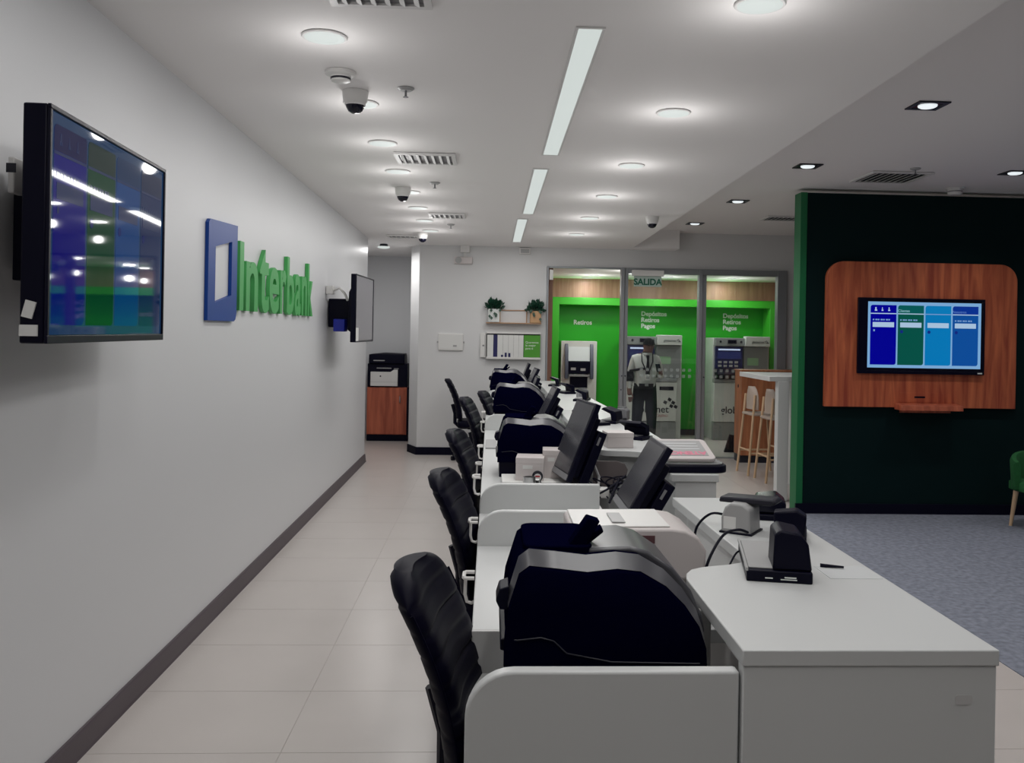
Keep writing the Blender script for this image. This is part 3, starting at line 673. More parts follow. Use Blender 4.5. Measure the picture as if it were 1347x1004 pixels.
def smooth_path(pts, n=6):
    q = []
    for i in range(len(pts)-1):
        a, b, c, d = (Vector(pts[max(i-1, 0)]), Vector(pts[i]), Vector(pts[i+1]), Vector(pts[min(i+2, len(pts)-1)]))
        for s_ in range(n):
            u = s_/n; q.append(.5*((2*b)+(c-a)*u+(2*a-5*b+4*c-d)*u*u+(3*b-a-3*c+d)*u**3))
    return q + [Vector(pts[-1])]
for k in range(5):
    x0 = .02+.04*k; r_ = random.uniform(.04, .07)
    p = [(x0, .0, .008)] + [(x0+.03+r_*math.cos(a), .08+.03*k+r_*.6*math.sin(a), .06+.03*math.sin(a*.7+k)) for a in (3.4, 4.6, 5.8, 7.0, 8.2, 9.4)] + [(x0+.06, .22, .008)]
    MB().tube(smooth_path(p), .004, 5).build('cable', M['black'], t, smooth=True)
MB().box((.02, .02, 0), (.11, .10, .05)).build('power_brick', M['whitep'], t, bevel=.006)
# ------------------------------------------------------------------ devices on the near counter
t = thing('signature_reader', 'black signature reader with a grey tray on the near counter', 'reader', (.79, 2.50, 1.05), math.radians(-12))
MB().box((-.068, -.17, 0), (.102, .17, .03)).build('base', M['black'], t, bevel=.003)
MB().box((-.062, -.15, .03), (.03, .165, .034)).build('tray', M['lgrey'], t, bevel=.001)
MB().prism([(.0, .03), (.102, .03), (.092, .10), (.07, .128), (.02, .137), (.004, .125)], 'y', -.16, -.03).build('head', M['black'], t, bevel=.006)
MB().box((-.07, -.171, .028), (-.064, .17, .036)).build('edge', M['lgrey'], t)
MB().box((-.02, -.1712, .010), (.0, -.170, .013)).box((.02, -.1712, .008), (.062, -.170, .0105)).box((.03, -.1712, .013), (.06, -.170, .0165)).build('print', M['txt_white'], t)
t = thing('payment_terminal', 'grey payment terminal with a white label beside the reader', 'terminal', (.845, 2.95, 1.05), math.radians(-34))
prof = [(-.05, 0), (-.052, .05), (-.04, .085), (-.02, .10), (.02, .10), (.045, .085), (.05, .0)]
MB().prism(prof, 'y', -.06, .05).build('body', M['lgrey'], t, bevel=.008, segs=3)
MB().box((-.042, -.0612, .015), (.0, -.0595, .055)).build('label', M['paper'], t)
MB().prism([(-.075, .092), (-.07, .112), (.11, .118), (.12, .104), (.10, .095)], 'y', -.02, .06).build('handset', M['dark'], t, bevel=.006)
MB().box((-.055, -.065, 0), (.055, .055, .006)).build('foot', M['black'], t, bevel=.001)
t = thing('fingerprint_reader', 'black fingerprint reader standing between terminal and counter edge', 'reader', (.98, 2.86, 1.05), math.radians(-20))
MB().box((-.05, -.10, 0), (.05, .10, .022)).build('base', M['black'], t, bevel=.004)
MB().prism([(-.05, .022), (.045, .022), (.05, .085), (.02, .105), (-.05, .095)], 'y', -.09, -.03).build('head', M['black'], t, bevel=.006)
MB().box((-.03, -.02, .022), (.03, .07, .028)).build('sensor_window', M['lgrey'], t, bevel=.002)
t = thing('card_reader', 'black card reader farthest back on the near counter', 'reader', (1.01, 3.2, 1.05), math.radians(-15))
MB().box((-.05, -.09, 0), (.06, .09, .02)).build('base', M['black'], t, bevel=.003)
MB().prism([(-.055, .02), (.06, .02), (.062, .06), (.03, .085), (-.04, .075)], 'y', -.07, .06).build('head', M['black_gl'], t, bevel=.008)
tag(MB().cyl((.94, 2.49, 1.056), (1.0, 2.47, 1.056), .0055, .003, 8).build('pen', M['black']), 'black pen lying right of the signature reader', 'pen')
tag(MB().box((.925, 2.37, 1.05), (1.068, 2.5, 1.0512)).build('sheet', M['paper_grey']), 'pale grey printed sheet on the near counter', 'paper')
def cable(pts, label, r=.0045):
    q = []
    for i in range(len(pts)-1):
        a, b, c, d = (Vector(pts[max(i-1, 0)]), Vector(pts[i]), Vector(pts[i+1]), Vector(pts[min(i+2, len(pts)-1)]))
        for s in range(6):
            u = s/6; q.append(.5*((2*b)+(c-a)*u+(2*a-5*b+4*c-d)*u*u+(3*b-a-3*c+d)*u**3))
    q.append(Vector(pts[-1])); tag(MB().tube(q, r, 6).build('cable', M['black'], smooth=True), label, 'cable')
cable([(.72, 3.10, .96), (.73, 3.10, 1.03), (.77, 3.06, 1.085), (.82, 3.0, 1.09), (.84, 2.97, 1.10)], 'black cable from the counter edge up to the terminal')
cable([(.66, 2.72, .95), (.69, 2.74, 1.02), (.74, 2.78, 1.075), (.80, 2.83, 1.08), (.84, 2.86, 1.065)], 'thick black cable arching over the counter edge')
cable([(.70, 2.58, 1.02), (.74, 2.63, 1.056), (.77, 2.64, 1.057), (.80, 2.63, 1.057)], 'thin black cable lying behind the signature reader', .003)
cable([(.52, 2.62, .85), (.62, 2.55, .90), (.67, 2.6, .93), (.72, 2.66, .87)], 'black plug cable under the curved counter corner', .007)
# cables below the inner counter edge
cable([(.58, 1.98, .73), (.62, 2.1, .76), (.60, 2.22, .80), (.66, 2.3, .74)], 'black cable in the gap right of the large printer', .008)
cable([(.56, 1.93, .735), (.64, 1.98, .75), (.66, 2.12, .80), (.68, 2.25, .735)], 'second black cable in the gap right of the large printer', .007)
# ------------------------------------------------------------------ things on the second counter
t = thing('advert_tablet', 'white framed tablet with pink lettering lying on the second counter', 'tablet', (.965, 4.20, 1.098), math.radians(2))
t.rotation_euler = (math.radians(15), 0, math.radians(2))
MB().prism(rrect(-.17, 0, .115, .25, .03), 'z', 0, .018).build('frame', M['cream'], t, bevel=.004)
MB().box((-.14, .035, .018), (.085, .225, .0195)).build('panel', M['lgrey'], t)
text_obj('lettering', 'ATENCION', M['pink'], t, (.08, .082, .0198), (-1, 0, 0), (0, -1, 0), .052, .0006, .003)
for zz2 in (.11, .145, .18): MB().box((-.12, zz2, .0195), (.06, zz2+.012, .0202)).build('text_line', M['paper_grey'], t)
t2 = thing('tablet_tray', 'rounded black and grey tray under the advert tablet', 'tray', (1.0, 4.32, 1.05), 0)
MB().prism(rrect(-.20, -.15, .13, .18, .06), 'z', 0, .036).build('rim', M['black'], t2, bevel=.006)
MB().prism(rrect(-.185, -.135, .115, .165, .05), 'z', .036, .044).build('top', M['grey'], t2, bevel=.002)
t = thing('carton', 'cream carton on the second counter behind the nearest monitor', 'box', (.67, 5.05, 1.05), math.radians(5), 'cream cartons on the middle desk')
MB().box((0, 0, 0), (.15, .14, .085)).build('body', M['cream'], t, bevel=.003)
MB().box((-.002, -.002, .06), (.152, .142, .088)).build('lid', M['cream'], t, bevel=.003)
def stand_reader(loc, rz, label, g='black readers on the far counters'):
    t = thing('signature_reader', label, 'reader', loc, rz, g)
    MB().box((-.06, -.14, 0), (.07, .14, .022)).build('base', M['black'], t, bevel=.003)
    MB().box((-.05, -.1, .022), (.02, .13, .026)).build('tray', M['grey'], t)
    MB().prism([(.03, .022), (.07, .022), (.06, .085), (-.03, .115), (-.05, .10), (.02, .07)], 'y', -.12, .04).build('head', M['black'], t, bevel=.005)
    return t
s1 = stand_reader((.86, 5.55, 1.05), math.radians(50), 'black reader on the second counter behind the nearest monitor')
dup(s1, (.90, 6.55, 1.05), math.radians(-25), 'black reader on the second counter behind the second monitor')
dup(s1, (.70, 6.3, 1.05), math.radians(-60), 'black reader on the inner side of the second counter')
dup(s1, (.88, 8.6, 1.05), math.radians(-15), 'black reader midway along the far counter')
dup(s1, (.80, 9.6, 1.05), math.radians(20), 'second black reader along the far counter')
dup(s1, (.78, 10.9, 1.05), math.radians(-10), 'farthest black reader on the far counter')
t = thing('payment_terminal', 'grey payment terminal at the outer edge of the second counter', 'terminal', (1.0, 6.75, 1.05), math.radians(-20), 'terminals on the far counters')
MB().prism([(-.05, 0), (-.05, .05), (-.02, .09), (.03, .09), (.05, .07), (.05, 0)], 'y', -.06, .06).build('body', M['grey'], t, bevel=.006)
MB().box((-.03, -.05, .09), (.03, .05, .094)).build('keypad', M['dark'], t)
dup(t, (.93, 9.0, 1.05), math.radians(10), 'grey payment terminal at the outer edge of the far counter')
t = thing('book_pair', 'small dark notebook beside the reader on the second counter', 'notebook', (.735, 5.42, 1.05), math.radians(30))
MB().box((-.06, -.1, 0), (.06, .1, .024)).build('pages', M['lgrey'], t)
MB().box((-.062, -.102, .024), (.062, .102, .028)).build('cover', M['dark'], t)
# ------------------------------------------------------------------ office chairs
def office_chair(loc, rz, label):
    t = thing('office_chair', label, 'chair', loc, rz, 'black teller chairs')
    ns, nt_ = 60, 12; rings = []
    for s in range(ns+1):
        u = s/ns; z = .56+.51*u
        xcen = -.215-.17*u + .035*math.sin(PI*u)
        hw = .235*(1-.10*(1-u)**2)
        if u > .84: hw *= math.sqrt(max(.02, 1-((u-.84)/.165)**2*.8))
        groove = .011*min(1, abs(math.sin(PI*u*8))*2.2) if u < .9 else .011
        fr_, bk = [], []
        for j in range(nt_+1):
            tt = -1+2*j/nt_; bowl = .03*tt*tt; ed = (1-abs(tt)**6)*.9+.1
            th = (.028 if u < .97 else .016)*ed
            fr_.append((xcen+bowl+th+groove*ed, tt*hw, z)); bk.append((xcen+bowl-th-groove*.8*ed, tt*hw, z))
        rings.append(fr_ + bk[::-1])
    MB().loft(rings).build('backrest', M['leather'], t, smooth=True, angle=60)
    rim = []
    for j in range(41):
        a = -1+2*j/40
        u = 1-abs(a)**1.0*1. if False else None
    for sgn in (-1, 1):
        pts = []
        for s in range(24):
            u = s/23*.84; z = .57+.51*u; hw = .237*(1-.10*(1-u)**2); pts.append((-.215-.17*u+.035*math.sin(PI*u)+.03, sgn*hw, z))
        MB().tube(pts, .005, 6).build('edge_piping', M['leather'], t, smooth=True)
    seat = []
    for z, g in ((.455, -.03), (.465, 0), (.52, .005), (.54, -.015), (.545, -.05)):
        seat.append([(x, y, z) for x, y in rrect(-.23-g, -.235-g, .25+g, .235+g, .09)])
    MB().loft(seat).build('seat', M['leather'], t, smooth=True, angle=60)
    MB().tube([(-.08, 0, .44), (-.20, 0, .44), (-.265, 0, .50), (-.265, 0, .62), (-.30, 0, .74)], .024, 8).build('back_bracket', M['black'], t, smooth=True)
    MB().box((-.1, -.09, .42), (.1, .09, .456)).build('tilt_mechanism', M['black'], t, bevel=.006)
    MB().cyl((0, 0, .09), (0, 0, .43), .025, n=12).build('gas_column', M['dark'], t, smooth=True)
    leg = cas = None
    for k in range(5):
        a = 2*PI*k/5+.5; c, s = math.cos(a), math.sin(a)
        if leg is None:
            leg = MB().tube([(.01, 0, .11), (.15, 0, .095), (.29, 0, .075)], [.026, .022, .015], 8).build('leg', M['black'], t, smooth=True)
            cas = MB().cyl((-.0, -.022, .029), (0, -.004, .029), .0285, n=16).cyl((0, .004, .029), (0, .022, .029), .0285, n=16).cyl((0, 0, .03), (0, 0, .075), .008, n=8).build('caster', M['black'], t, smooth=True)
            leg.rotation_euler = (0, 0, a); cas.location = (c*.285, s*.285, 0); cas.rotation_euler = (0, 0, a)
        else:
            l2 = leg.copy(); COL.objects.link(l2); l2.rotation_euler = (0, 0, a)
            c2_ = cas.copy(); COL.objects.link(c2_); c2_.location = (c*.285, s*.285, 0); c2_.rotation_euler = (0, 0, a*1.7)
    return t
def chair_at(tx, ty, deg):
    a = math.radians(deg); return ((tx+.385*math.cos(a), ty+.385*math.sin(a), 0), a)
l, a = chair_at(-.222, 2.45, -8)
ch = office_chair(l, a, 'black leather office chair nearest the camera, at the foreground desk')
for tx, ty, dg, lb in [(-.235, 4.05, -9, 'black ribbed office chair second from the camera'), (-.245, 5.72, -9, 'black ribbed office chair third from the camera'),
                       (-.262, 8.55, -9, 'black office chair fourth from the camera, left of the pair'), (-.10, 9.45, -10, 'black office chair closest to the desk in the far pair'),
                       (-.57, 11.75, 2, 'farthest black office chair standing clear before the far wall')]:
    l, a = chair_at(tx, ty, dg); dup(ch, l, a, lb)
# ------------------------------------------------------------------ far wall fittings
t = thing('panel_box', 'small white framed panel box on the far wall left of the shelves', 'panel', (-.715, 12.3, 1.43))
MB().box((0, -.03, 0), (.335, -.001, .23)).build('frame', M['whitep'], t, bevel=.004)
MB().box((.018, -.033, .018), (.317, -.03, .212)).build('face', M['paper'], t)
MB().box((.2, -.035, .05), (.25, -.033, .075)).build('marking', M['lgrey'], t)
for x in (-.02, .335): MB().box((x, -.02, .10), (x+.02, -.001, .125)).build('hinge', M['lgrey'], t)
t = thing('emergency_light', 'white twin-head emergency light high on the far wall', 'emergency light', (-.52, 12.3, 2.61))
MB().box((0, -.06, 0), (.25, -.001, .10)).build('lamp_body', M['cream'], t, bevel=.015, segs=3)
MB().box((.08, -.045, .16), (.21, -.001, .27)).build('battery_box', M['whitep'], t, bevel=.004)
MB().box((.13, -.02, .10), (.16, -.001, .16)).build('bracket', M['whitep'], t)
MB().lathe([(.001, 0), (.04, 0), (.045, .02), (.001, .022)], n=16).build('lens', M['lgrey'], t)
t.children[-1].rotation_euler = (PI/2, 0, 0); t.children[-1].location = (.06, -.06, .05)
t = thing('speaker', 'small white box at the top of the far wall near the strip light', 'speaker', (.365, 12.3, 2.763))
MB().box((0, -.05, 0), (.155, -.001, .085)).build('case', M['whitep'], t, bevel=.006)
MB().box((.02, -.053, .015), (.135, -.05, .07)).build('grille', M['lgrey'], t)
t = thing('plant_shelf', 'slim wooden rail shelf on the far wall carrying two plants', 'shelf', (-.07, 12.3, 1.82))
MB().box((0, -.13, -.012), (.75, -.001, .004)).build('board', M['pale_wood'], t, bevel=.002)
MB().box((.18, -.012, .165), (.56, -.001, .18)).build('back_rail', M['pale_wood'], t)
for x in (.18, .545): MB().box((x, -.012, .004), (x+.015, -.001, .165)).build('post', M['pale_wood'], t)
def plant(loc, pm, label, w_, h_, seed, leaves=150):
    random.seed(seed); t = thing('potted_plant', label, 'plant', loc, 0, 'plants on the wall shelf')
    MB().prism(rrect(-w_/2, -w_*.4, w_/2, w_*.4, .012), 'z', 0, h_).build('pot', pm, t, bevel=.004)
    MB().prism(rrect(-w_/2+.01, -w_*.4+.01, w_/2-.01, w_*.4-.01, .01), 'z', h_, h_+.003).build('soil', M['dark'], t)
    f = MB()
    for k in range(leaves):
        th = random.uniform(0, 2*PI); ph = random.uniform(-.15, 1.3); r = random.uniform(.05, .125)
        c = Vector((math.cos(th)*math.cos(ph)*r*1.05, math.sin(th)*math.cos(ph)*r*.75-.01, h_+.02+math.sin(ph)*r*1.05))
        if c.y > w_*.4+.0: c.y *= .4
        dirn = (c-Vector((0, 0, h_-.02))).normalized(); side = dirn.cross(Vector((random.uniform(-1, 1), random.uniform(-1, 1), random.uniform(0, 1)))).normalized()
        L, W_ = random.uniform(.045, .066), random.uniform(.019, .028); n = dirn.cross(side)
        f.add([c-dirn*L*.4, c+side*W_-n*.004, c+dirn*L*.6, c-side*W_-n*.004, c+n*.003], [(0, 1, 4), (1, 2, 4), (2, 3, 4), (3, 0, 4)])
    for k in range(7):   # trailing leaves in front of the pot
        c = Vector((random.uniform(-w_*.5, w_*.55), -w_*.42-.012, random.uniform(h_*.3, h_)))
        f.add([c+Vector((0, 0, .025)), c+Vector((.02, -.006, 0)), c+Vector((0, -.01, -.025)), c+Vector((-.02, -.006, 0))], [(0, 1, 2), (0, 2, 3)])
    o = f.build('foliage', M['leaf'], t); o['kind'] = 'stuff'
plant((.035, 12.22, 1.826), M['pot'], 'leafy green plant in a white pot at the left end of the shelf', .155, .18, 5)
plant((.60, 12.22, 1.826), M['pot_wood'], 'leafy green plant in a tan pot at the right end of the shelf', .15, .16, 9, 130)
t = thing('brochure_rack', 'white brochure rack on the far wall below the plant shelf', 'rack', (-.06, 12.3, 1.325))
MB().box((0, -.10, 0), (.74, -.001, .028)).build('bottom_tray', M['whitep'], t, bevel=.003)
MB().box((0, -.08, .345), (.74, -.001, .368)).build('top_tray', M['whitep'], t, bevel=.003)
MB().box((.005, -.012, .028), (.735, -.001, .345)).build('back_panel', M['dark'], t)
x = .01
sheets = []
for k, (w_, key) in enumerate([(.085, 'paper'), (.055, 'navy'), (.075, 'paper'), (.075, 'paper'), (.07, 'paper'), (.07, 'paper'), (.065, 'paper')]):
    o = MB().box((0, 0, 0), (w_-.002, .012, .30)).build('brochure', M[key]); o.location = (-.06+x, 12.215+.002*(k % 2), 1.3545)
    o.rotation_euler = (0, 0, 0)
    tag(o, ['white brochure at the left end of the rack', 'navy blue brochure in the rack', 'white brochure right of the navy one', 'white brochure second right of the navy one',
            'white brochure in the middle of the rack', 'white brochure left of the last white one', 'white brochure just left of the green leaflet'][k], 'brochure', 'brochures in the wall rack')
    x += w_
t2 = thing('leaflet', 'bright green leaflet at the right end of the rack', 'leaflet', (-.06+.51, 12.215, 1.3545))
MB().box((0, 0, 0), (.222, .012, .30)).build('sheet', mat('leaflet_green', lin(74, 150, 40), .5), t2)
text_obj('lettering', 'Queremos\nlo mejor\npara ti', M['txt_white'], t2, (.02, -.001, .19), (1, 0, 0), (0, 0, 1), .041, .0005)
for k, x in enumerate((.20, .25, .30)):
    tag(MB().box((-.06+x, 12.207, 1.3535), (-.06+x+.028, 12.213, 1.3535+(.03, .06, .055)[k])).build('card', M['navy']), ['smallest navy card at the rack bottom', 'tall navy card at the rack bottom', 'right navy card at the rack bottom'][k], 'card', 'navy cards in the rack')
t2 = thing('leaflet_holder', 'narrow white leaflet holder hung left of the brochure rack', 'holder', (-.145, 12.3, 1.345))
MB().box((0, -.05, 0), (.075, -.001, .33)).build('case', M['whitep'], t2, bevel=.003)
MB().box((.03, -.0525, .15), (.055, -.05, .17)).build('slot', M['grey'], t2)
MB().box((.06, -.0525, .02), (.066, -.05, .3)).build('edge', M['lgrey'], t2)
# ------------------------------------------------------------------ printer alcove
t = thing('cabinet', 'wooden cabinet with black plinth in the alcove', 'cabinet', (-1.865, 13.75, 0))
MB().box((0, 0, .1), (.60, .34, .82)).build('body', M['cab_wood'], t, bevel=.003)
MB().box((.0, -.018, .11), (.565, -.001, .81)).build('door', M['cab_wood'], t, bevel=.002)
dr = t.children[-1]
MB().tube([(.50, -.018, .69), (.50, -.05, .68), (.50, -.05, .60), (.50, -.018, .59)], .009, 8).build('handle', M['chrome'], dr, smooth=True)
MB().box((0, .01, 0), (.62, .34, .1)).build('plinth', M['black'], t)
MB().box((.601, -.01, .1), (.66, .34, .82)).build('side_strip', M['black'], t)
t = thing('office_printer', 'black and white office printer on the alcove cabinet', 'printer', (-1.865, 13.73, .82))
MB().box((.0, .02, .0), (.60, .35, .36)).build('body', M['black'], t, bevel=.01)
MB().prism([(.05, .02), (.46, .02), (.46, .27), (.40, .27), (.35, .235), (.05, .235)], 'y', -.02, .03).build('paper_cassette', M['whitep'], t, bevel=.004)
MB().box((.05, -.022, .08), (.46, -.019, .083)).build('seam', M['lgrey'], t)
MB().box((.02, -.01, .36), (.56, .34, .50)).build('scanner_unit', M['black'], t, bevel=.01)
MB().prism([(.03, .50), (.25, .525), (.56, .515), (.56, .50)], 'y', .0, .33).build('lid', M['dark'], t, bevel=.004)
MB().box((.09, -.013, .40), (.26, -.009, .414)).build('control_strip', M['lgrey'], t)
MB().box((.14, .0, .285), (.36, .018, .297)).box((.40, .0, .28), (.47, .018, .29)).build('output_slot', M['lgrey'], t)
MB().cyl((.20, -.0215, .17), (.20, -.019, .17), .012, n=12).build('button', M['dark'], t)
# ------------------------------------------------------------------ glass front of the lobby
gf = thing('glass_front', 'grey aluminium glass front with sliding doors before the lobby', 'glass door', (0, 12.3, 0))
def post(x0, x1, z1=2.61, ya=-.06, yb=.06): return MB().box((x0, ya, 0), (x1, yb, z1)).build('post', M['alu'], gf, bevel=.004)
post(.752, .775); post(1.772, 1.82); post(1.826, 1.875, ya=-.03, yb=.09); post(2.855, 2.905); post(2.911, 2.965, ya=-.03, yb=.09); post(3.955, 4.085)
MB().box((1.875, -.05, 2.53), (3.955, .05, 2.61)).build('top_rail', M['alu'], gf, bevel=.003)
MB().box((1.875, -.05, 0), (3.955, .05, .012)).build('floor_track', M['alu'], gf)
MB().box((.775, -.04, 2.585), (1.772, .04, 2.61)).build('top_rail', M['alu'], gf)
for x0, x1, nm in ((1.875, 2.855, 'pane'), (2.965, 3.955, 'pane')):
    MB().box((x0, -.006, .012), (x1, .006, 2.53)).build(nm, M['glass'], gf)
sq = MB()
for i in range(9):
    for j in range(2):
        x = 2.06+i*.084; z = 1.105+j*.085
        sq.box((x, -.0075, z), (x+.042, -.0062, z+.042))
for i in range(9):
    for j in range(2):
        x = 3.09+i*.084; z = 1.105+j*.085
        sq.box((x, -.0075, z), (x+.042, -.0062, z+.042))
o = sq.build('frosted_squares', M['frost'], gf); o['kind'] = 'stuff'
for x, z in ((1.80, 1.12), (1.85, 1.12), (1.795, .93), (2.94, 1.12)): MB().cyl((x, -.064, z), (x, -.03, z), .009, n=10).build('screw', M['dark'], gf)
MB().box((.785, -.06, 2.42), (.835, .0, 2.56)).build('closer', M['whitep'], gf, bevel=.004)
t = thing('exit_sign', 'green SALIDA exit sign hanging before the glass front', 'sign', (1.94, 12.2, 2.35))
MB().box((-.03, -.03, .145), (.41, .02, .225)).build('housing', M['whitep'], t, bevel=.006)
MB().box((0, -.008, 0), (.38, .0, .145)).build('plate', M['exit_plate'], t, bevel=.002)
text_obj('lettering', 'SALIDA', M['exit_green'], t, (.19, -.009, .026), (1, 0, 0), (0, 0, 1), .118, .001, .004, 'CENTER')
# ------------------------------------------------------------------ lobby: green recess and cash machines
gw = thing('green_recess', 'bright green framed recess around the cash machines', 'wall panel', (0, 15.1, 0))
MB().box((1.0, -.03, .1), (4.85, -.001, 2.3)).build('back_panel', M['lobby_green'], gw)
MB().box((1.0, -.42, 0), (1.11, -.03, 2.275)).build('frame_side', M['lobby_green2'], gw, bevel=.003)
MB().box((4.62, -.42, 0), (4.73, -.03, 2.275)).build('frame_side', M['lobby_green2'], gw, bevel=.003)
MB().box((1.11, -.42, 2.165), (4.62, -.03, 2.275)).build('frame_top', M['lobby_green2'], gw, bevel=.003)
MB().box((1.11, -.045, 0), (4.62, -.03, .1)).build('plinth', M['skirt_black'], gw)
text_obj('lettering', 'Retiros', M['txt_white'], gw, (1.385, -.032, 1.845), (1, 0, 0), (0, 0, 1), .105, .001, .003)
text_obj('lettering', 'Depósitos\nRetiros\nPagos', M['txt_white'], gw, (2.53, -.032, 2.01), (1, 0, 0), (0, 0, 1), .105, .001, .003, spacing=.98)
text_obj('lettering', 'Depósitos\nRetiros\nPagos', M['txt_white'], gw, (3.93, -.032, 2.0), (1, 0, 0), (0, 0, 1), .105, .001, .003, spacing=.98)
t = thing('cash_machine', 'slim white cash machine on the left under Retiros', 'cash machine', (1.155, 14.7, 0), 0, 'lobby cash machines')
MB().box((0, .0, 0), (.59, .36, 1.565)).build('cabinet', M['atm'], t, bevel=.006)
MB().prism([(-.09, .95), (-.10, 1.1), (-.02, 1.50), (0, 1.52), (0, .95)], 'x', .06, .115).build('side_wing', M['wing'], t, bevel=.004)
MB().prism([(-.09, .95), (-.10, 1.1), (-.02, 1.50), (0, 1.52), (0, .95)], 'x', .475, .53).build('side_wing', M['wing'], t, bevel=.004)
MB().add([(.12, -.05, 1.24), (.47, -.05, 1.24), (.47, -.01, 1.47), (.12, -.01, 1.47), (.12, -.04, 1.24), (.47, -.04, 1.24), (.47, 0, 1.47), (.12, 0, 1.47)],
         [(0,1,2,3),(4,7,6,5),(0,4,5,1),(1,5,6,2),(2,6,7,3),(3,7,4,0)]).build('screen', mat('pale_atm_screen', lin(196, 204, 202), .3, emit=lin(120, 126, 126), es=.5), t)
MB().box((.12, -.06, 1.03), (.47, 0, 1.23)).build('keypad_bay', M['black'], t, bevel=.004)
MB().box((.16, -.065, 1.09), (.24, -.06, 1.13)).box((.32, -.066, 1.08), (.40, -.06, 1.12)).build('keypad', M['lgrey'], t)
MB().box((.13, -.075, .985), (.46, 0, 1.02)).build('ledge', M['atm2'], t, bevel=.003)
MB().box((.15, -.03, .80), (.44, 0, .98)).build('dispenser', M['black'], t, bevel=.004)
def big_atm(x, label, w_=.93):
    t = thing('cash_machine', label, 'cash machine', (x, 14.38, 0), 0, 'lobby cash machines')
    MB().box((0, .10, 0), (w_, .60, 1.66)).build('cabinet', M['atm'], t, bevel=.006)
    MB().box((.0, -.02, .30), (w_-.10, .10, .93)).build('safe_door', M['atm'], t, bevel=.006)
    MB().box((.0, .0, .0), (w_-.10, .10, .29)).build('plinth', M['atm2'], t, bevel=.004)
    MB().box((.02, .0, 1.53), (.50, .10, 1.66)).build('header', M['atm2'], t, bevel=.004)
    MB().cyl((.10, -.003, 1.60), (.10, 0, 1.60), .02, n=12).cyl((.44, -.003, 1.60), (.44, 0, 1.60), .02, n=12).build('light_ring', M['dark'], t)
    MB().box((.22, -.008, 1.57), (.36, 0, 1.63)).build('camera_bar', M['black'], t)
    MB().box((.50, -.05, 1.53), (w_-.03, .10, 1.69)).build('logo_panel', M['atm'], t, bevel=.006)
    lp = t.children[-1]
    text_obj('lettering', 'globalnet', M['txt_black'], lp, (.60, -.052, 1.585), (1, 0, 0), (0, 0, 1), .055, .0008)
    def arrow(cx, cz, s, par, m):
        a = MB()
        for (u, v) in ((0, 0), (.8, .5), (1.5, -.1), (2.2, -.9), (1.3, -.95)):
            a.box((cx+(u-.4)*s, -.0535, cz+(v-.3)*s), (cx+(u+.3)*s, -.0515, cz+(v+.3)*s), rot=Matrix.Rotation(.5, 3, 'Y'))
        a.build('emblem', m, par)
    arrow(.82, 1.61, .022, lp, M['txt_black'])
    MB().box((.03, .02, 1.17), (.47, .10, 1.52)).build('screen_bay', M['navy'], t)
    MB().box((.07, .015, 1.46), (.43, .02, 1.485)).build('lamp_strip', mat('atm_lamp', (.5, .5, .6), .4, emit=lin(170, 185, 215), es=1.), t)
    MB().box((.06, .014, 1.32), (.44, .02, 1.44)).build('screen', mat('atm_dark_screen', (.01, .012, .05), .1, emit=lin(20, 28, 80), es=.6), t)
    key = None
    for i in range(4):
        for j in range(2):
            if key is None: key = k_ = MB().box((0, .008, 0), (.055, .02, .035)).build('key', M['lgrey'], t, bevel=.002)
            else: k_ = key.copy(); COL.objects.link(k_)
            k_.location = (.07+i*.09, 0, 1.19+j*.06)
    MB().prism([(.02, 1.17), (-.12, 1.08), (-.12, 1.03), (.10, .99), (.10, 1.17)], 'x', .03, .50).build('keypad_ledge', M['black'], t, bevel=.004)
    MB().box((.0, -.03, .935), (w_-.10, .10, .99)).build('shelf', M['atm2'], t, bevel=.004)
    MB().box((.50, .05, 1.0), (w_-.03, .102, 1.52)).build('side_bay', M['atm2'], t)
    MB().box((.56, .046, 1.22), (.74, .05, 1.34)).build('notice', mat('pale_green_notice', lin(150, 190, 150), .5), t)
    MB().box((.55, -.028, .80), (.78, -.018, .86)).build('cash_slot', M['black'], t, bevel=.003)
    sd = [c for c in t.children if c.name.startswith('safe_door')][0]
    text_obj('lettering', 'globalnet', M['txt_black'], sd, (.12, -.022, .44), (1, 0, 0), (0, 0, 1), .16, .001, .002)
    text_obj('lettering', 'CAJERO', M['txt_red'], sd, (.50, -.022, .37), (1, 0, 0), (0, 0, 1), .055, .001)
    a = MB()
    for (u, v) in ((0, 0), (.07, .045), (.13, -.005), (.17, -.07), (.10, -.06)):
        a.box((.62+u, -.0225, .58+v), (.62+u+.055, -.0205, .58+v+.05), rot=Matrix.Rotation(.5, 3, 'Y'))
    a.build('emblem', M['txt_black'], sd)
    return t
big_atm(2.18, 'large grey cash machine behind the person')
big_atm(3.62, 'large grey cash machine on the right partly behind the wooden bar')
t = tag(MB().prism([(3.42, 0), (3.60, 0), (3.60, .24), (3.50, .26)], 'y', 12.9, 12.95).build('floor_sign', M['black'], bevel=.004), 'dark wedge-shaped floor sign behind the glass near the bar', 'sign')
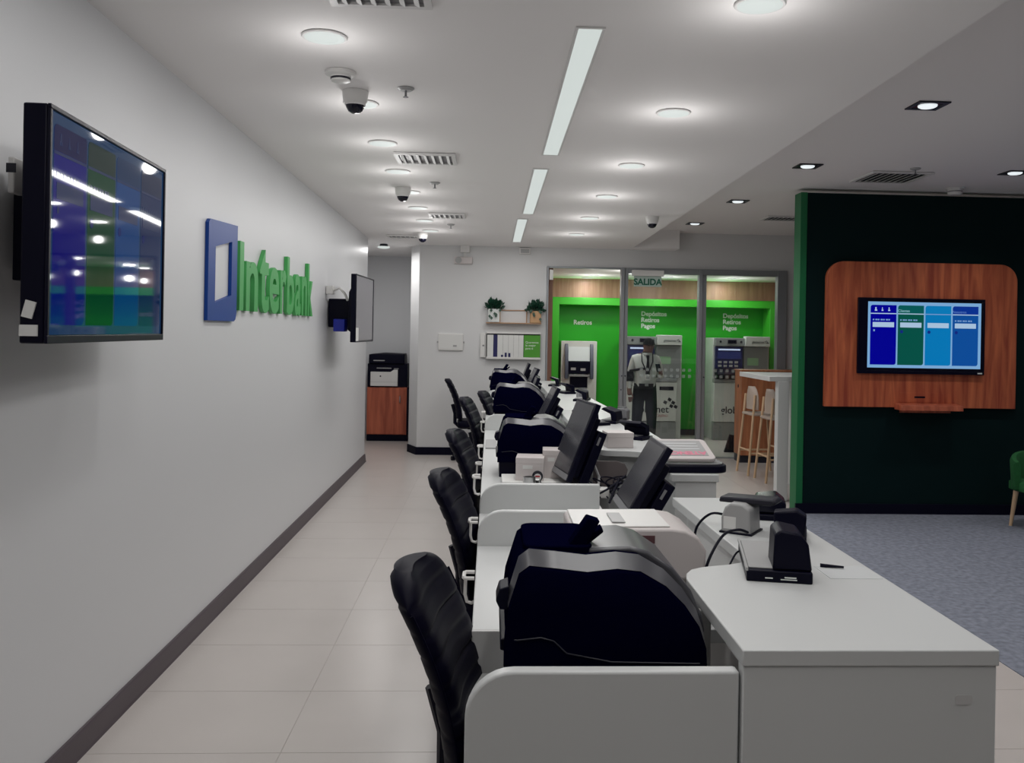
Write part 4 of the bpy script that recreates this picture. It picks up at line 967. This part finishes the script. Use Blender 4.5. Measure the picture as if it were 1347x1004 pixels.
# ------------------------------------------------------------------ wooden television panel on the green wall
t = thing('wood_panel', 'wooden panel with rounded top corners on the dark green wall', 'wall panel', (0, 8.5, 0))
MB().prism(rrect(3.205, 1.038, 5.085, 2.435, .17, 10, (0, 0, 1, 1)), 'y', -.055, -.002).build('board', M['panel_wood'], t, bevel=.004)
MB().box((3.93, -.058, 1.09), (4.31, -.055, 1.182)).build('flap', M['panel_wood'], t, bevel=.001)
MB().box((4.08, -.0595, 1.132), (4.185, -.0575, 1.148)).build('finger_slot', M['black'], t)
t = thing('ledge_shelf', 'thin wooden ledge below the television on the wooden panel', 'shelf', (3.885, 8.444, 1.02))
MB().prism([(-.16, .0), (-.15, .05), (-.001, .06), (-.001, .0)], 'x', 0, .60).build('board', M['cab_wood'], t, bevel=.004)
MB().box((0.05, -.012, -.03), (.55, -.001, 0)).build('cleat', M['cab_wood'], t)
t = thing('television', 'television on the wooden panel showing four coloured columns', 'television', (4.125, 8.41, 1.362), -PI/2, 'wall televisions')
sc = tv_shell(t, .622, 0, .728, .03, .022, .03)
MB().box((-.002, -.622+.022, .03), (.0015, -.53, .706)).build('side_border', M['bezel'], t)
ui(sc, (-.0024, -.527, .690), (0, 1, 0), (0, 0, -1), 1.112, .632, .85, 'panel_tv')
text_obj('screen_text', 'Clientes', emis('ui_text', (150, 200, 210), .9), sc, (-.0005, -.235, .594), (0, 1, 0), (0, 0, 1), .035, .0003)
text_obj('screen_text', 'Nosotros', emis('ui_text2', (90, 130, 200), .9), sc, (-.0005, .30, .592), (0, 1, 0), (0, 0, 1), .035, .0003)
MB().box((.004, .555, .010), (.0055, .60, .022)).build('badge', M['txt_white'], t)
# ------------------------------------------------------------------ bar, stools and green chair
t = thing('bar_table', 'white high bar table with a thick end panel beside the green wall', 'table', (3.0, 9.1, 0))
MB().box((-.03, .02, 0), (.085, .12, 1.235)).build('end_panel', M['white'], t, bevel=.003)
MB().box((-.12, .03, 1.235), (.52, 1.15, 1.285)).build('tabletop', M['white'], t, bevel=.003)
MB().box((-.02, .12, 0), (.07, .135, .1)).build('plinth', M['skirt_black'], t)
MB().box((.44, 1.0, 0), (.5, 1.1, 1.235)).build('leg', M['white'], t)
t = thing('wooden_bar', 'tall wooden bar block in front of the glass doors', 'bar', (3.36, 11.85, 0))
MB().box((0.0, .0, .1), (.95, .33, 1.225)).build('body', M['bar_wood'], t, bevel=.003)
MB().box((.0, .02, 0), (.95, .31, .1)).build('plinth', M['dark'], t)
MB().cyl((-.002, .16, 1.02), (.0, .16, 1.02), .025, n=14).build('cable_hole', M['black'], t)
MB().box((-.01, -.015, 1.225), (.96, .34, 1.245)).build('top', M['bar_wood'], t, bevel=.003)
def stool(loc, rz, label):
    t = thing('bar_stool', label, 'stool', loc, rz, 'pale wooden bar stools')
    L = {}
    for sx in (-1, 1):
        for sy in (-1, 1):
            top = (sx*.14, sy*.15, .74); bot = (sx*.22, sy*.20, 0)
            if sx < 0: top2 = (-.135, sy*.16, .98); pts = [bot, (-.155, sy*.165, .74), top2]
            else: pts = [bot, top]
            MB().tube(pts, .0155, 8).build('leg', M['stool_wood'], t, smooth=True)
    for sy in (-1, 1): MB().tube([(-.197, sy*.185, .27), (.19, sy*.185, .27)], .011, 8).build('side_rung', M['stool_wood'], t, smooth=True)
    for sx, z in ((1, .33), (-1, .30)): MB().tube([(sx*.19, -.182, z), (sx*.19, .182, z)], .011, 8).build('foot_rung', M['stool_wood'], t, smooth=True)
    MB().loft([[(x, y, z) for x, y in rrect(-.19-g, -.19-g, .19+g, .19+g, .07)] for z, g in ((.725, -.02), (.735, 0), (.75, 0), (.758, -.02))]).build('seat', M['stool_shell'], t, smooth=True)
    rings = []
    for s in range(9):
        u = s/8; z = .80+.28*u; hw = .19*math.sqrt(max(.08, 1-(max(0, u-.3)/.72)**2))
        a = [(-.15-.0*u+.06*(q/6-1)**2*.9, hw*(q/6-1), z) for q in range(13)]
        rings.append(a + [(p[0]-.012, p[1], p[2]) for p in reversed(a)])
    MB().loft(rings).build('backrest', M['stool_shell'], t, smooth=True, angle=60)
    return t
st = stool((3.352, 10.96, 0), math.radians(4), 'pale wooden bar stool farther back, nearer the wooden bar')
dup(st, (3.41, 10.41, 0), math.radians(2), 'pale wooden bar stool nearer the white bar table')
t = thing('armchair', 'green upholstered chair with pale wooden legs at the right frame edge', 'chair', (5.06, 7.82, 0), 0)
seat = [[(x, y, z) for x, y in rrect(-.28-g, -.26-g, .28+g, .26+g, .08)] for z, g in ((.33, -.03), (.345, 0), (.41, .0), (.43, -.03))]
MB().loft(seat).build('seat', M['chair_green'], t, smooth=True, angle=60)
rings = []
for k in range(15):
    a = PI*.02 + (PI*.96)*k/14
    # wraps left, back and right around the seat
    cx, cy = -.29*math.cos(a), .02+.27*math.sin(a); nx, ny = -math.cos(a), math.sin(a)
    h = .60+.08*math.sin(a)
    rings.append([(cx-nx*.025, cy-ny*.025, .36), (cx+nx*.03, cy+ny*.03, .36), (cx+nx*.045, cy+ny*.045, h-.03), (cx+nx*.03, cy+ny*.03, h), (cx-nx*.005, cy-ny*.005, h), (cx-nx*.02, cy-ny*.02, h-.03)])
MB().loft(rings).build('backrest', M['chair_green'], t, smooth=True, angle=50)
for sx in (-1, 1):
    for sy in (-1, 1):
        MB().tube([(sx*.27, sy*.2-.02, 0), (sx*.22, sy*.18, .34)], [.014, .024], 10).build('leg', M['stool_wood'], t, smooth=True)
# ------------------------------------------------------------------ the person behind the glass
P = thing('person', 'person in white shirt and dark trousers with lanyard looking at a phone behind the glass', 'person', (2.29, 13.2, 0))
joints = {  # local; the person faces -y (towards the room), his right is -x
    'pelvis': ((0, 0, .88), .135, .115), 'waist': ((0, -.015, 1.0), .155, .135), 'chest': ((.005, -.01, 1.245), .16, .12), 'neck': ((.02, -.015, 1.41), .062, .062),
    'head0': ((.03, -.035, 1.455), .062, .07), 'head1': ((.04, -.05, 1.52), .078, .09), 'head2': ((.04, -.045, 1.59), .07, .08),
    'shr': ((-.168, 0, 1.335), .075, .07), 'elr': ((-.225, .01, 1.06), .056, .056), 'wrr': ((-.235, -.03, .86), .034, .036), 'har': ((-.225, -.05, .79), .034, .042),
    'shl': ((.178, 0, 1.325), .075, .07), 'ell': ((.235, .0, 1.07), .056, .056), 'wrl': ((.20, -.18, 1.12), .034, .034), 'hal': ((.185, -.235, 1.145), .036, .034),
    'hipr': ((-.085, 0, .82), .115, .115), 'knr': ((-.11, -.01, .47), .085, .085), 'anr': ((-.135, .02, .10), .06, .06), 'tor': ((-.15, -.11, .045), .045, .045),
    'hipl': ((.085, 0, .82), .115, .115), 'knl': ((.105, -.02, .47), .085, .085), 'anl': ((.115, .02, .10), .06, .06), 'tol': ((.13, -.11, .045), .045, .045)}
edges = [('pelvis', 'waist'), ('waist', 'chest'), ('chest', 'neck'), ('neck', 'head0'), ('head0', 'head1'), ('head1', 'head2'), ('chest', 'shr'), ('shr', 'elr'), ('elr', 'wrr'), ('wrr', 'har'),
         ('chest', 'shl'), ('shl', 'ell'), ('ell', 'wrl'), ('wrl', 'hal'), ('pelvis', 'hipr'), ('hipr', 'knr'), ('knr', 'anr'), ('anr', 'tor'), ('pelvis', 'hipl'), ('hipl', 'knl'), ('knl', 'anl'), ('anl', 'tol')]
names = list(joints)
me = bpy.data.meshes.new('body_skeleton'); me.from_pydata([joints[n][0] for n in names], [(names.index(a), names.index(b)) for a, b in edges], [])
bo = bpy.data.objects.new('body_skeleton', me); COL.objects.link(bo)
sk = bo.modifiers.new('skin', 'SKIN')
for i, n in enumerate(names):
    sv = me.skin_vertices[0].data[i]; sv.radius = joints[n][1:3]; sv.use_root = (n == 'pelvis')
ss = bo.modifiers.new('sub', 'SUBSURF'); ss.levels = 2; ss.render_levels = 2
dg = bpy.context.evaluated_depsgraph_get(); dg.update()
bm_ = bpy.data.meshes.new_from_object(bo.evaluated_get(dg)); bpy.data.objects.remove(bo)
bm_.name = 'body'; bm_.materials.clear()
for k in ('skin', 'shirt', 'trouser', 'black'): bm_.materials.append(M[k])
def region(c):
    if c.z < .075 or (c.z < .1 and c.y < -.04): return 3
    if c.z < .95 and abs(c.x) < .20: return 2
    if c.z > 1.405: return 0
    if c.z < 1.02 and c.x < -.185 and c.z < .90: return 0
    if c.x > .12 and c.y < -.195 and 1.0 < c.z < 1.25: return 0
    return 1
for p in bm_.polygons: p.material_index = region(p.center); p.use_smooth = True
body = bpy.data.objects.new('body', bm_); COL.objects.link(body); body.parent = P
def fingers(base, dirs, name):
    f = MB()
    for p, path, r in dirs:
        f.tube([Vector(base)+Vector(p)] + [Vector(base)+Vector(q) for q in path], [r, r*.95, r*.85, r*.6], 6)
    return f.build(name, M['skin'], body, smooth=True)
rb = joints['har'][0]
fingers(rb, [((-.02+.014*k, -.005-.004*k, -.02), [(-.021+.014*k, -.012, -.055), (-.018+.013*k, -.018, -.08+.004*abs(k-1)), (-.014+.012*k, -.012, -.10+.006*abs(k-1))], .0085) for k in range(4)] +
        [((.02, -.012, .02), [(.034, -.03, -.005), (.034, -.036, -.03), (.03, -.034, -.045)], .009)], 'fingers')
lb = joints['hal'][0]
fingers(lb, [((.02, -.005+.0*k, -.02+.014*k), [(.01, -.04, -.022+.014*k), (-.015, -.05, -.02+.013*k), (-.035, -.04, -.018+.012*k)], .0085) for k in range(4)] +
        [((-.02, .0, .02), [(-.035, -.02, .03), (-.038, -.035, .032), (-.036, -.045, .03)], .009)], 'fingers')
# face, cap, tie, lanyard, badge, belt, bag strap
hd = Vector((.04, -.05, 1.515))
MB().sphere(hd+Vector((.012, -.088, -.005)), .014, 8, 6, sc=(.8, 1, 1.5)).build('nose', M['skin'], body, smooth=True)
for s in (-1, 1):
    MB().sphere(hd+Vector((.01+s*.028, -.080, .018)), .0095, 8, 6).build('eye', M['txt_black'], body, smooth=True)
    MB().sphere(hd+Vector((s*.076, .005, .0)), .018, 8, 6, sc=(.4, .7, 1.3)).build('ear', M['skin'], body, smooth=True)
MB().sphere(hd+Vector((.012, -.082, -.04)), .018, 8, 6, sc=(1.1, .5, .3)).build('mouth', M['txt_red'], body, smooth=True)
cp = MB(); rings = []
for k in range(7):
    a = .5*PI*k/6; rings.append([(.04+.088*math.cos(a)*math.cos(2*PI*i/20), -.045+.102*math.cos(a)*math.sin(2*PI*i/20), 1.545+.10*math.sin(a)+.018*math.sin(2*PI*i/20)*math.cos(a)*-1*0) for i in range(20)])
cp.loft(rings[:-1])
cp.build('cap', M['cap'], body, smooth=True)
MB().prism([(-.045, -.125), (-.02, -.175), (.05, -.195), (.105, -.175), (.125, -.12), (.04, -.10)], 'z', 1.545, 1.555).build('cap_brim', M['cap'], body, bevel=.003)
MB().prism([(-.012, 1.39), (.035, 1.39), (.03, 1.32), (.045, 1.10), (.012, 1.04), (-.02, 1.10), (-.0, 1.32)], 'y', -.156, -.142).build('tie', M['black'], body, bevel=.002)
MB().lathe([(.072, 1.385), (.082, 1.40), (.078, 1.425), (.070, 1.42)], (.018, -.018, 0), 20).build('collar', M['shirt'], body, smooth=True)
MB().tube([(-.065, -.05, 1.42), (-.07, -.125, 1.30), (-.03, -.157, 1.20), (.01, -.163, 1.12)], .008, 6).tube([(.10, -.05, 1.415), (.09, -.125, 1.30), (.05, -.157, 1.20), (.02, -.163, 1.12)], .008, 6).build('lanyard', M['black'], body, smooth=True)
MB().box((-.03, -.174, 1.02), (.05, -.168, 1.11)).build('badge', M['paper'], body, bevel=.004)
MB().box((-.015, -.1755, 1.045), (.035, -.174, 1.085)).build('badge_print', M['lgrey'], body)
mb = MB(); N = 24
mb.loft([[(.165*math.cos(2*PI*i/N), -.01+.15*math.sin(2*PI*i/N), z) for i in range(N)] for z in (.935, .975)], caps=False)
mb.loft([[(.158*math.cos(2*PI*i/N), -.01+.143*math.sin(2*PI*i/N), z) for i in range(N)] for z in (.975, .935)], caps=False)
mb.build('belt', M['black'], body, smooth=True)
MB().box((-.025, -.166, .937), (.025, -.158, .973)).build('buckle', M['chrome'], body)
MB().tube([(-.235, -.045, 1.155), (-.16, -.105, 1.17), (-.09, -.152, 1.19), (-.02, -.166, 1.195)], .018, 8).build('strap', M['black'], body, smooth=True)
MB().box((-.295, -.06, 1.0), (-.175, .03, 1.15)).build('arm_pouch', M['black'], body, bevel=.02, segs=3)
t = thing('phone', 'black phone held in the hand of the person', 'phone', (2.44, 12.945, 1.155), math.radians(15))
MB().box((-.037, -.006, -.01), (.037, .006, .12), rot=Matrix.Rotation(-.5, 3, 'X')).build('case', M['black'], t, bevel=.004)
MB().box((-.033, .0055, -.004), (.033, .0075, .114), rot=Matrix.Rotation(-.5, 3, 'X'), ctr=(0, 0, .055)).build('screen', M['black_gl'], t)
